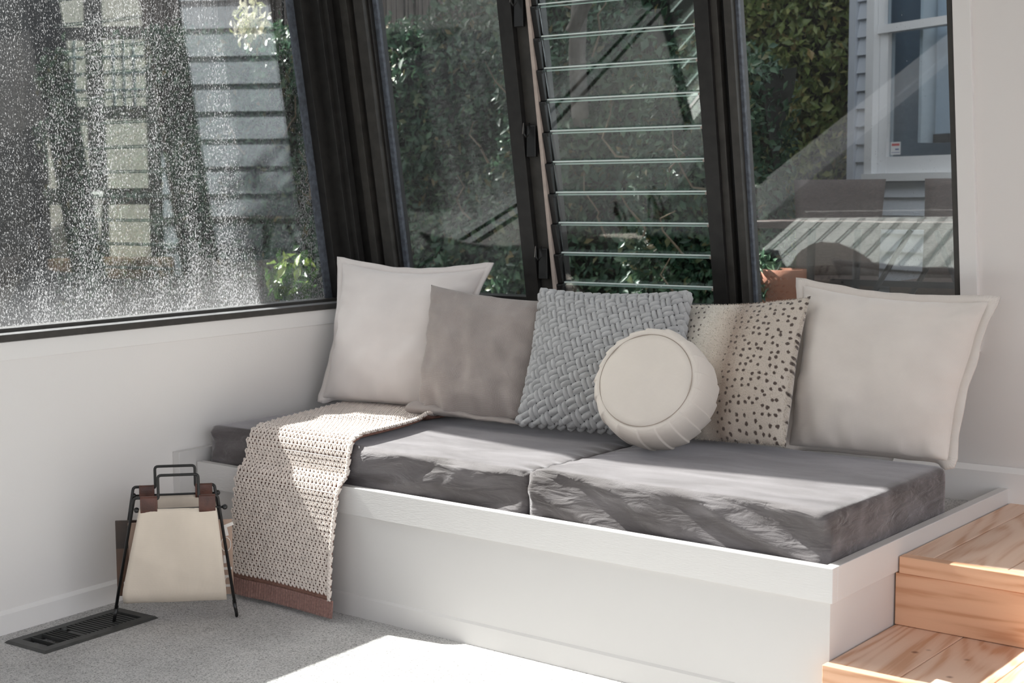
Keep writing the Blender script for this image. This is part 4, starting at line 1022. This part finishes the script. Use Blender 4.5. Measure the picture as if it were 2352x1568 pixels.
for k in range(9): bm_.obox(RP(0.048, o_ - 0.0007, 0.084 + k * 0.0040), RD, RN, ZV, 0.010, 0.0001, random.choice((0.0008, 0.0013)))
tag(bm_.build('barcode_bars', M['ink'], fc), kind='stuff')
mg2, fc = magazine('tan magazine with white lettering poking out of the right side of the rack', 0.050, 0.349, -0.008, 0.074, 0.299, M['mag_tan'])
o_ = -0.008 - 0.0042
lt = MB()
for (cx, cz, hx, hz, an) in ((0.338, 0.282, 0.016, 0.005, 0.35), (0.332, 0.262, 0.005, 0.012, 0.2), (0.334, 0.152, 0.012, 0.004, 0), (0.330, 0.128, 0.012, 0.004, 0), (0.336, 0.100, 0.012, 0.004, 0), (0.326, 0.180, 0.004, 0.012, 0)):
    X = RD * math.cos(an) + ZV * math.sin(an); Z = -RD * math.sin(an) + ZV * math.cos(an); lt.obox(RP(cx, o_, cz), X, RN, Z, hx, 0.0002, hz)
for (cx, cz, r_) in ((0.330, 0.225, 0.014), (0.334, 0.112, 0.010)):
    lt.tube([RP(cx + r_ * math.cos(a * 0.35), o_ - 0.0002, cz + r_ * 1.5 * math.sin(a * 0.35)) for a in range(19)], 0.0013, 5)
tag(lt.build('lettering', M['paper'], fc), kind='stuff')

# ------------------------------------------------------------------ floor register
vent = thing('floor_vent', (-3.355, 2.65, 0), 'charcoal slatted heating register set in the carpet by the left wall', 'vent')
mb = MB(); zt = 0.007
O = [(-3.445, 2.444), (-3.264, 2.444), (-3.264, 2.850), (-3.445, 2.850)]; I = [(VX0 + 0.004, VY0 + 0.004), (VX1 - 0.004, VY0 + 0.004), (VX1 - 0.004, VY1 - 0.004), (VX0 + 0.004, VY1 - 0.004)]
base = len(mb.v)
for (x, y) in O: mb.v.append((x, y, 0.001))
for (x, y), (x2, y2) in zip(O, I): mb.v.append((lerp(x, x2, 0.2), lerp(y, y2, 0.2), zt))
for (x, y) in I: mb.v.append((x, y, zt))
for (x, y) in I: mb.v.append((x, y, -0.012))
for r_ in range(3):
    for k in range(4):
        a = r_ * 4; mb.f.append((a + k, a + (k + 1) % 4, a + 4 + (k + 1) % 4, a + 4 + k)); mb.mi.append(0)
mb.build('frame', M['vent'], vent, recalc=True)
mb = MB()
mb.box(VX0 + 0.002, VX1 - 0.002, VY0 + 0.002, VY1 - 0.002, -0.135, -0.130); mb.build('duct_floor', M['void'], vent)
ysl = [2.510, 2.548, 2.562, 2.574, 2.586, 2.598] + [2.622 + k * 0.0145 for k in range(13)]
s0_ = s1_ = None
for y in ysl:
    if s0_ is None:
        s0_ = MB().box(-3.4115, -3.2985, 2.5088, 2.5112, -0.006, 0.0062).build('slat', M['vent'], vent)
    else:
        if y > 2.62 and s1_ is None: o = s1_ = MB().box(-3.4115, -3.2985, y - 0.0030, y + 0.0030, -0.003, 0.0060).build('slat', M['vent'], vent); y1_ = y
        elif y > 2.62: o = s1_.copy(); COL.objects.link(o); o.parent = vent; o.location = (0, y - y1_, 0)
        else: o = s0_.copy(); COL.objects.link(o); o.parent = vent; o.location = (0, y - 2.510, 0)
MB().box(VX0 + 0.005, VX1 - 0.005, 2.616, VY1 - 0.006, -0.030, -0.027).build('damper_plate', M['void'], vent)  # damper blackened so the slat gaps read as deep shade
MB().box(-3.372, -3.300, 2.6035, 2.6165, 0.001, 0.0045).build('lever_plate', M['vent'], vent, bevel=0.001)
MB().ball((-3.389, 2.607, 0.008), 0.0085, 12, 6).build('lever_knob', M['vent'], vent, smooth=True)

# ------------------------------------------------------------------ outdoors
def nattr(o, vals):
    at = o.data.attributes.new('rnd', 'FLOAT', 'POINT'); at.data.foreach_set('value', np.asarray(vals, dtype=np.float32))
def leaf_mesh(name, P, size, m_, parent, nbias=(-0.2, -0.8, 0.4), spread=0.9):
    """every leaf is a folded lozenge"""
    n = len(P); P = np.asarray(P, dtype=np.float64)
    nrm = np.array(nbias)[None] + rng.normal(0, spread * 0.6, (n, 3)); nrm /= np.linalg.norm(nrm, axis=1)[:, None]
    ax = rng.normal(0, 1, (n, 3)) + np.array([0, 0, -0.7]); ax -= nrm * (ax * nrm).sum(1)[:, None]; ax /= np.linalg.norm(ax, axis=1)[:, None]
    sd = np.cross(nrm, ax); ln = (size * rng.uniform(0.6, 1.35, n))[:, None]; wd = ln * rng.uniform(0.18, 0.30, n)[:, None]
    V = np.empty((n, 4, 3)); V[:, 0] = P - ax * ln * 0.5; V[:, 2] = P + ax * ln * 0.5 - nrm * ln * 0.12
    V[:, 1] = P + sd * wd + nrm * wd * 0.35; V[:, 3] = P - sd * wd + nrm * wd * 0.35
    off = wloc(parent); V -= np.array(off)[None, None]
    me = bpy.data.meshes.new(name); me.vertices.add(n * 4); me.vertices.foreach_set('co', V.ravel())
    base = np.arange(n) * 4
    F = np.stack([base, base + 1, base + 2, base, base + 2, base + 3], 1).ravel()
    me.loops.add(n * 6); me.loops.foreach_set('vertex_index', F.astype(np.int32))
    me.polygons.add(n * 2); me.polygons.foreach_set('loop_start', (np.arange(n * 2) * 3).astype(np.int32))
    me.materials.append(m_); me.update(calc_edges=True); me.validate()
    o = bpy.data.objects.new(name, me); COL.objects.link(o); o.parent = parent; o['kind'] = 'stuff'
    nattr(o, np.repeat(rng.uniform(0, 1, n), 4)); return o
def blob_core(name, pts, rad, parent, m_):
    mb = MB()
    for p, r in zip(pts, rad):
        prof = [(max(1e-3, r * math.sin(math.pi * i / 8)), -r * math.cos(math.pi * i / 8)) for i in range(9)]
        mb.lathe(prof, p, 12)
    return mb.build(name, m_, parent, smooth=True)

gnd = structure(MB().box(-16, 14, 4.45, 22, -0.3, 0.10).build('ground', M['ground']))
g2 = structure(MB().box(-30, -3.72, -40, 4.449, -0.3, 0.10).build('ground', M['ground']))
g3 = structure(MB().box(2.7, 14, -10, 4.449, -0.3, 0.05).build('ground', M['deck']))

# dark board backdrop added beyond the left window, hides sky and darkens pane reflections
fn = thing('backdrop_fence', (-9.1, 5.5, 0.1), 'tall dark board backdrop added beyond the dusty left window', 'fence')
fb = None
for k in range(104):
    y = -11.4 + k * 0.2
    if fb is None: fb = MB().box(-9.13, -9.10, y, y + 0.194, 0.1, 4.6).build('board', M['fence'], fn); fy = y
    else:
        o = fb.copy(); COL.objects.link(o); o.parent = fn; o.location = (0.012 * (k % 2), y - fy, 0)
for z in (0.7, 2.5, 4.2): MB().box(-9.22, -9.131, -11.4, 9.4, z, z + 0.09).build('rail', M['fence'], fn)

# clipped evergreen hedge across the back garden
def hedge(name, label, x0, x1, y0, zt, N_, leafm, size, depth=0.45, lean=0.0, twig=True, group=None, zb=0.1, bumps=0.22):
    root = thing(name, ((x0 + x1) / 2, y0 + depth, zb), label, 'hedge', group)
    x = rng.uniform(x0, x1, N_); z = zb + (zt - zb) * rng.uniform(0, 1, N_) ** 0.85
    bump = np.array([nz3(a * 1.6, c * 1.6, x0) + 0.6 * nz3(a * 4.2, c * 4.2, 3.3) for a, c in zip(x, z)])
    y = y0 + lean * (x - x0) - bumps * bump + np.abs(rng.exponential(0.10, N_))
    top = zt + 0.18 * np.array([nz3(a * 2.5, 1.1, x0) for a in x]); keep = z < top
    tN = N_ // 8; tx = rng.uniform(x0, x1, tN); ty = y0 + lean * (tx - x0) + rng.uniform(-0.05, depth, tN); tz = zt + 0.18 * np.array([nz3(a * 2.5, 1.1, x0) for a in tx]) + rng.normal(0, 0.05, tN)
    P = np.concatenate([np.stack([x, y, z], 1)[keep], np.stack([tx, ty, tz], 1)])
    sN = N_ // 8; sz = rng.uniform(zb, zt, sN); sy_ = rng.uniform(-0.05, depth + 0.1, sN)
    P = np.concatenate([P, np.stack([x1 + rng.uniform(-0.04, 0.03, sN), y0 + lean * (x1 - x0) + sy_, sz], 1)])
    leaf_mesh('foliage', P, size, leafm, root)
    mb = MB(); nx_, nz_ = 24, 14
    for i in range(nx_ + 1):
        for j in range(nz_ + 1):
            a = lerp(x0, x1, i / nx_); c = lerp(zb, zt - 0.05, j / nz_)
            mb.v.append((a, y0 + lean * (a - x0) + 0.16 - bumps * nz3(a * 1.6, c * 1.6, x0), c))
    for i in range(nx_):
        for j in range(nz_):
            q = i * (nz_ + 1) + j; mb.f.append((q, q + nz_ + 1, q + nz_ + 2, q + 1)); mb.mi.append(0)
    o = mb.build('dark_fill', M['core'], root); sdf = o.modifiers.new('thick', 'SOLIDIFY'); sdf.thickness = depth; sdf.offset = 1 if False else -1  # solid dark fill, blocks see-through and plays the shaded depth between leaves
    if twig:
        mb = MB()
        for k in range(9):
            a, c = random.uniform(x0, x1), random.uniform(zb + 0.4, zt - 0.2)
            yy = y0 + lean * (a - x0) - 0.20; pts = [Vector((a, yy + 0.12, c))]
            for q in range(4): pts.append(pts[-1] + Vector((random.uniform(-.09, .09), random.uniform(-.04, .02), random.uniform(0.0, .12))))
            mb.tube(pts, [0.007, 0.006, 0.005, 0.004, 0.003], 5)
        tag(mb.build('twigs', M['twig'], root), kind='stuff')
    return root
hedge('hedge', 'dark evergreen hedge seen through the pane nearest the corner', -8.6, -4.6, 6.6, 2.22, 30000, M['leaf_dark'], 0.062)
hedge('hedge', 'dark leafy hedge seen through the louvre blades', -4.6, -3.78, 6.5, 3.2, 12000, M['leaf_dark'], 0.060)
hedge('hedge', 'low blue-green shrub hedge at the left of the right pane', -3.60, -2.92, 6.25, 1.85, 8000, M['leaf_dark'], 0.050, depth=0.3)
hedge('hedge', 'tall olive ivy hedge beside the corner of the pale house', -5.0, -2.99, 7.62, 3.4, 23000, M['leaf_ivy'], 0.065, depth=0.3)
# blossom and fresh sprigs
def sprig(name, label, c, r, n, m_, size, cat):
    root = thing(name, tuple(c), label, cat)
    d = rng.normal(0, 1, (n, 3)); d /= np.linalg.norm(d, axis=1)[:, None]; P = np.array(c)[None] + d * r * rng.uniform(0.2, 1, (n, 1)) * np.array([1, 0.6, 1.0])
    leaf_mesh('leaves', P, size, m_, root); MB().tube([Vector(c) - Vector((0, 0, r)), c], 0.006, 5).build('stem', M['twig'], root); return root
sprig('flowering_shrub', 'pale blossom catching the sun above the hedge near the corner post', (-5.30, 6.25, 2.06), 0.11, 150, M['petal'], 0.06, 'shrub')
sprig('flowering_shrub', 'white blossom seen through the dusty left window', (-6.30, 6.35, 2.28), 0.15, 150, M['petal'], 0.06, 'shrub')
sprig('fern', 'bright green sprig low behind the left window by the corner post', (-4.75, 5.02, 0.86), 0.15, 190, M['leaf_bright'], 0.07, 'plant')

# brushwood fence behind the hedge: reeds one by one, joined
bf = thing('brushwood_fence', (-6.5, 7.6, 0.1), 'weathered grey brushwood fence rising above the evergreen hedge', 'fence')
mb = MB()
for k in range(420):
    x = -9.3 + k * 0.0115; mb.tube([(x + random.uniform(-.01, .01), 7.6 + random.uniform(-.02, .02), 0.1), (x + random.uniform(-.02, .02), 7.6 + random.uniform(-.02, .02), 3.0 + random.uniform(-.1, .1))], 0.0075, 4)
o = mb.build('reeds', M['brush'], bf); o['kind'] = 'stuff'
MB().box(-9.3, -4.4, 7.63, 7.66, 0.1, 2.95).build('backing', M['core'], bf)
# trunks, and an unseen crown placed to shade hedge and house
def trunk(pts, rad): return MB().tube(pts, rad, 10)
tr = thing('tree', (-5.0, 7.2, 0.1), 'grey barked tree trunk rising from the hedge beside the louvre window', 'tree')
trunk([(-5.05, 7.15, 0.1), (-5.03, 7.15, 1.6), (-4.98, 7.18, 2.6), (-4.95, 7.2, 3.6)], [0.16, 0.13, 0.11, 0.09]).build('trunk', M['bark'], tr, smooth=True)
cr = [(-5.6, 7.3, 4.3), (-4.6, 7.6, 4.5), (-6.6, 7.0, 4.4), (-5.2, 8.2, 4.8), (-4.0, 7.9, 4.4), (-5.6, 6.4, 4.6)]
P = []
for c in cr:
    d = rng.normal(0, 1, (1600, 3)); d /= np.linalg.norm(d, axis=1)[:, None]; P.append(np.array(c)[None] + d * 0.95 * rng.uniform(0.7, 1.05, (1600, 1)))
leaf_mesh('crown', np.concatenate(P), 0.11, M['leaf_dark'], tr)
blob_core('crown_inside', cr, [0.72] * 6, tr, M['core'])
tr2 = thing('tree', (-4.45, 6.95, 0.1), 'slim forked tree trunk seen through the top louvre blades', 'tree')
trunk([(-4.55, 7.1, 0.1), (-4.35, 7.0, 1.2), (-3.93, 6.25, 1.95), (-3.86, 6.2, 2.5)], [0.06, 0.055, 0.045, 0.04]).build('trunk', M['bark'], tr2, smooth=True)
trunk([(-3.93, 6.2, 2.05), (-3.78, 6.2, 2.3), (-3.70, 6.2, 2.6)], [0.035, 0.03, 0.025]).build('branch', M['bark'], tr2, smooth=True)

# unseen roof added outside, edge shaped to cast the shade on glass and mattress
pr = thing('shade_roof', (-5.0, 4.4, 3.3), 'unseen flat roof added outside the left window to shade the corner', 'roof')
mb = MB(); poly = [(-3.74, 3.64, 3.30), (-4.11, 3.59, 3.30), (-4.99, 3.515, 3.30), (-5.33, 3.59, 3.30), (-5.71, 3.665, 3.30), (-6.55, 3.83, 3.30), (-6.55, 5.30, 3.30), (-3.74, 5.30, 3.30)]
mb.prism(poly, (0, 0, 0.06)); mb.build('shade_roof_sheet', M['roofing'], pr, recalc=True)
MB().box(-6.5, -6.4, 3.8, 3.9, 0.10, 3.30).build('shade_roof_post', M['house_white'], pr)

# pale weatherboard house
HC = Vector((-2.97, 7.5, 0)); HD = Vector((0.89, -0.457, 0)).normalized(); HN = Vector((-0.457, -0.89, 0)).normalized()
def HPt(t, off, z): return HC + HD * t + HN * off + ZV * z
house = thing('house', tuple(HPt(2.0, -0.3, 0.1)), 'pale blue-grey weatherboard house with white sash window beyond the right pane', 'house')
def hb(name, t0, t1, o0, o1, z0, z1, m_, parent=house):
    mb = MB(); mb.obox(HPt((t0 + t1) / 2, (o0 + o1) / 2, (z0 + z1) / 2), HD, HN, ZV, (t1 - t0) / 2, (o1 - o0) / 2, (z1 - z0) / 2); return mb.build(name, m_, parent)
hb('corner_board', 0.0, 0.052, -0.05, 0.034, 0.1, 3.4, M['house'])
def clap(t0, t1, z0, z1, pitch, first=None):
    k = 0; z = z0; src = None
    while z < z1:
        hgt = min(pitch, z1 - z + 0.001)
        mb = MB(); q = [HPt(t0, 0.0, z), HPt(t0, 0.026, z), HPt(t0, 0.006, z + hgt), HPt(t0, -0.006, z + hgt)]
        if src is None or hgt < pitch - 1e-6:
            mb.prism(q, HD * (t1 - t0)); src_ = mb.build('weatherboard', M['house'], house, recalc=True)
            if src is None: src = src_; zs = z
        else:
            o = src.copy(); COL.objects.link(o); o.parent = house; o.location = (0, 0, z - zs)
        z += pitch
hb('wall_core', 0.0, 0.185, -0.16, -0.006, 0.1, 3.4, M['house_in'])
clap(0.054, 0.140, 0.10, 3.4, 0.0935)
clap(0.140, 1.30, 0.10, 1.30, 0.0935)
hb('under_window_wall', 0.185, 1.30, -0.16, -0.006, 0.1, 1.335, M['house_in'])
# sash window
sash = hb('window_sill', 0.145, 1.30, -0.02, 0.060, 1.305, 1.345, M['house_white'])
hb('architrave', 0.142, 0.200, -0.01, 0.040, 1.345, 3.2, M['house_white'])
hb('architrave', 1.20, 1.26, -0.01, 0.040, 1.345, 3.2, M['house_white'])
hb('sash_stile', 0.202, 0.264, -0.05, -0.002, 1.345, 2.09, M['house_white'])
hb('sash_stile', 0.202, 0.250, -0.03, 0.014, 2.09, 3.2, M['house_white'])
hb('bottom_rail', 0.202, 1.20, -0.05, -0.004, 1.345, 1.432, M['house_white'])
hb('meeting_rail', 0.202, 1.20, -0.05, 0.018, 2.070, 2.112, M['house_white'])
hb('sash_pane', 0.264, 1.19, -0.030, -0.026, 1.432, 2.070, M['house_glass'])
hb('sash_pane', 0.250, 1.19, -0.012, -0.008, 2.112, 3.2, M['house_glass'])
hb('room_back', 0.18, 1.35, -0.62, -0.60, 1.2, 3.3, M['house_in'])
hb('room_side', 0.17, 0.186, -0.62, -0.06, 1.2, 3.3, M['house_in'])
hb('room_floor', 0.18, 1.35, -0.62, -0.16, 1.18, 1.2, M['house_in'])
hb('inner_jamb', 0.432, 0.452, -0.20, -0.06, 1.50, 3.2, M['house_white'])
hb('blind', 0.462, 0.560, -0.16, -0.15, 1.545, 3.2, M['house_blind'])
hb('blind_foot', 0.452, 0.568, -0.175, -0.145, 1.500, 1.543, M['frame2'])
stk = hb('alarm_sticker', 0.272, 0.345, -0.0255, -0.025, 1.442, 1.508, M['sticker'])
hb('sticker_heading', 0.280, 0.337, -0.0249, -0.0246, 1.488, 1.500, M['red_ink'], stk)
hb('sticker_emblem', 0.306, 0.334, -0.0249, -0.0246, 1.466, 1.474, M['blue_ink'], stk)
hb('sticker_line', 0.279, 0.338, -0.0249, -0.0246, 1.452, 1.455, M['blue_ink'], stk)
# wing to the right: boards, then sunlit glazed doors
clap(1.30, 2.95, 0.10, 3.4, 0.166)
hb('wing_core', 1.26, 4.6, -0.16, -0.006, 0.1, 3.4, M['frame2'])
for t0 in (2.98, 3.36):
    d_ = hb('door_frame', t0, t0 + 0.36, 0.0, 0.045, 0.45, 2.75, M['frame2'])
    for (z0, z1) in ((2.28, 2.66), (1.80, 2.20), (1.30, 1.72), (0.55, 1.20)):
        hb('door_pane', t0 + 0.05, t0 + 0.31, 0.046, 0.049, z0, z1, M['cream_blind'], d_)
    for q in range(3): hb('glazing_bar', t0 + 0.05 + (q + 1) * 0.065 - 0.004, t0 + 0.05 + (q + 1) * 0.065 + 0.004, 0.050, 0.056, 1.80, 2.20, M['house_in'], d_)
    for q in range(3): hb('glazing_bar', t0 + 0.05, t0 + 0.31, 0.050, 0.056, 1.80 + (q + 1) * 0.1 - 0.004, 1.80 + (q + 1) * 0.1 + 0.004, M['house_in'], d_)
dk = structure(MB().box(-3.2, 4.0, 4.6, 6.9, 0.10, 0.42).build('deck', M['deck']))
c_ = HPt(3.36, 0.22, 0)
tub = thing('planter_box', (c_.x, c_.y, 0.42), 'brown timber planter plinth below white pot by the far house doors', 'plinth')
mb = MB(); mb.obox(HPt(3.20, 0.24, 0.65), HD, HN, ZV, 0.33, 0.18, 0.23); mb.build('box', M['brown_timber'], tub, bevel=0.01)
pot = thing('plant_pot', (c_.x, c_.y, 0.88), 'tall white pot standing on timber plinth by the far house doors', 'pot')
MB().lathe([(0.06, 0), (0.072, 0.02), (0.098, 0.36), (0.106, 0.365), (0.106, 0.40), (0.095, 0.40), (0.090, 0.36)], (c_.x, c_.y, 0.8805), 28).build('pot_body', M['white_pot'], pot, smooth=True)

# outdoor table and wicker chairs
tbl = thing('patio_table', (-2.0, 5.85, 0.42), 'dark slatted patio table seen edge-on through the right pane', 'table')
MB().box(-2.62, -1.10, 5.45, 6.15, 1.105, 1.135).build('table_top', M['wicker'], tbl, bevel=0.004)
for (x, y) in ((-2.38, 5.55), (-2.38, 6.05), (-1.32, 5.55), (-1.32, 6.05)):
    MB().tube([(x, y, 0.42), (x + 0.02, y, 1.105)], 0.018, 8).build('leg', M['dark_metal'], tbl, smooth=True)
for y in (5.55, 6.05):
    MB().tube([(-2.30, y, 0.50), (-1.95, y, 1.10)], 0.011, 6).build('brace', M['dark_metal'], tbl)
    MB().tube([(-1.60, y, 0.50), (-1.85, y, 1.10)], 0.011, 6).build('brace', M['dark_metal'], tbl)
MB().box(-2.38, -1.32, 5.79, 5.81, 0.86, 0.885).build('stretcher', M['dark_metal'], tbl)
def wicker_chair(x, y, lab, w=0.24, rot=0.0):
    root = thing('patio_chair', (x, y, 0.42), lab, 'chair', 'wicker chairs at the patio table')
    cs, sn = math.cos(rot), math.sin(rot)
    def q(a, b, z): return (x + cs * a - sn * b, y + sn * a + cs * b, 0.42 + z)
    mb = MB(); n_ = 10
    for side in (0, 1):
        for i in range(n_ + 1):
            for j in range(n_ + 1):
                u = 2 * i / n_ - 1; z = lerp(0.42, 0.89, j / n_)
                wv_ = w * (1 + 0.12 * (j / n_) ** 2); mb.v.append(q(u * wv_, 0.20 + 0.10 * (j / n_) ** 1.5 - 0.05 * u * u + side * 0.028, z))
    K = (n_ + 1) ** 2
    for side in (0, 1):
        for i in range(n_):
            for j in range(n_):
                a = side * K + i * (n_ + 1) + j; f = (a, a + n_ + 1, a + n_ + 2, a + 1); mb.f.append(f if side == 0 else f[::-1]); mb.mi.append(0)
    rim = [i * (n_ + 1) for i in range(n_ + 1)] + [n_ * (n_ + 1) + j for j in range(1, n_ + 1)] + [i * (n_ + 1) + n_ for i in range(n_ - 1, -1, -1)] + [j for j in range(n_ - 1, 0, -1)]
    for k in range(len(rim)): a, b = rim[k], rim[(k + 1) % len(rim)]; mb.f.append((a, b, b + K, a + K)); mb.mi.append(0)
    mb.build('backrest', M['wicker'], root, smooth=True, recalc=True)
    mb = MB(); mb.quadbox([q(-w, -0.22, 0.38), q(w, -0.22, 0.38), q(w, 0.22, 0.38), q(-w, 0.22, 0.38), q(-w, -0.22, 0.44), q(w, -0.22, 0.44), q(w, 0.22, 0.44), q(-w, 0.22, 0.44)]); mb.build('seat', M['wicker'], root, bevel=0.008)
    for (a, b) in ((-1, -1), (1, -1), (1, 1), (-1, 1)):
        MB().tube([q(a * w * 1.05, b * 0.22, 0), q(a * w * 0.9, b * 0.2, 0.40)], 0.016, 8).build('leg', M['dark_metal'], root, smooth=True)
    return root
wicker_chair(-2.56, 6.30, 'brown wicker patio chair on the left behind the table, turned aside', 0.19, 0.35)
wicker_chair(-1.93, 6.32, 'wide dark wicker patio chair on the right behind the table', 0.30, -0.05)
tp = thing('terracotta_pot', (-2.60, 5.45, 0.42), 'terracotta flowerpot with dark leaves on the deck outside the right pane', 'pot')
MB().lathe([(0.062, 0), (0.070, 0.05), (0.084, 0.43), (0.094, 0.435), (0.094, 0.52), (0.084, 0.52), (0.078, 0.44)], (-2.44, 5.45, 0.4205), 24).build('pot_body', M['terracotta'], tp, smooth=True)
d = rng.normal(0, 1, (420, 3)); d /= np.linalg.norm(d, axis=1)[:, None]
leaf_mesh('leaves', np.array([-2.56, 5.42, 0.90])[None] + d * np.array([0.15, 0.12, 0.12]) * rng.uniform(0.2, 1, (420, 1)), 0.05, M['leaf_dark'], tp)
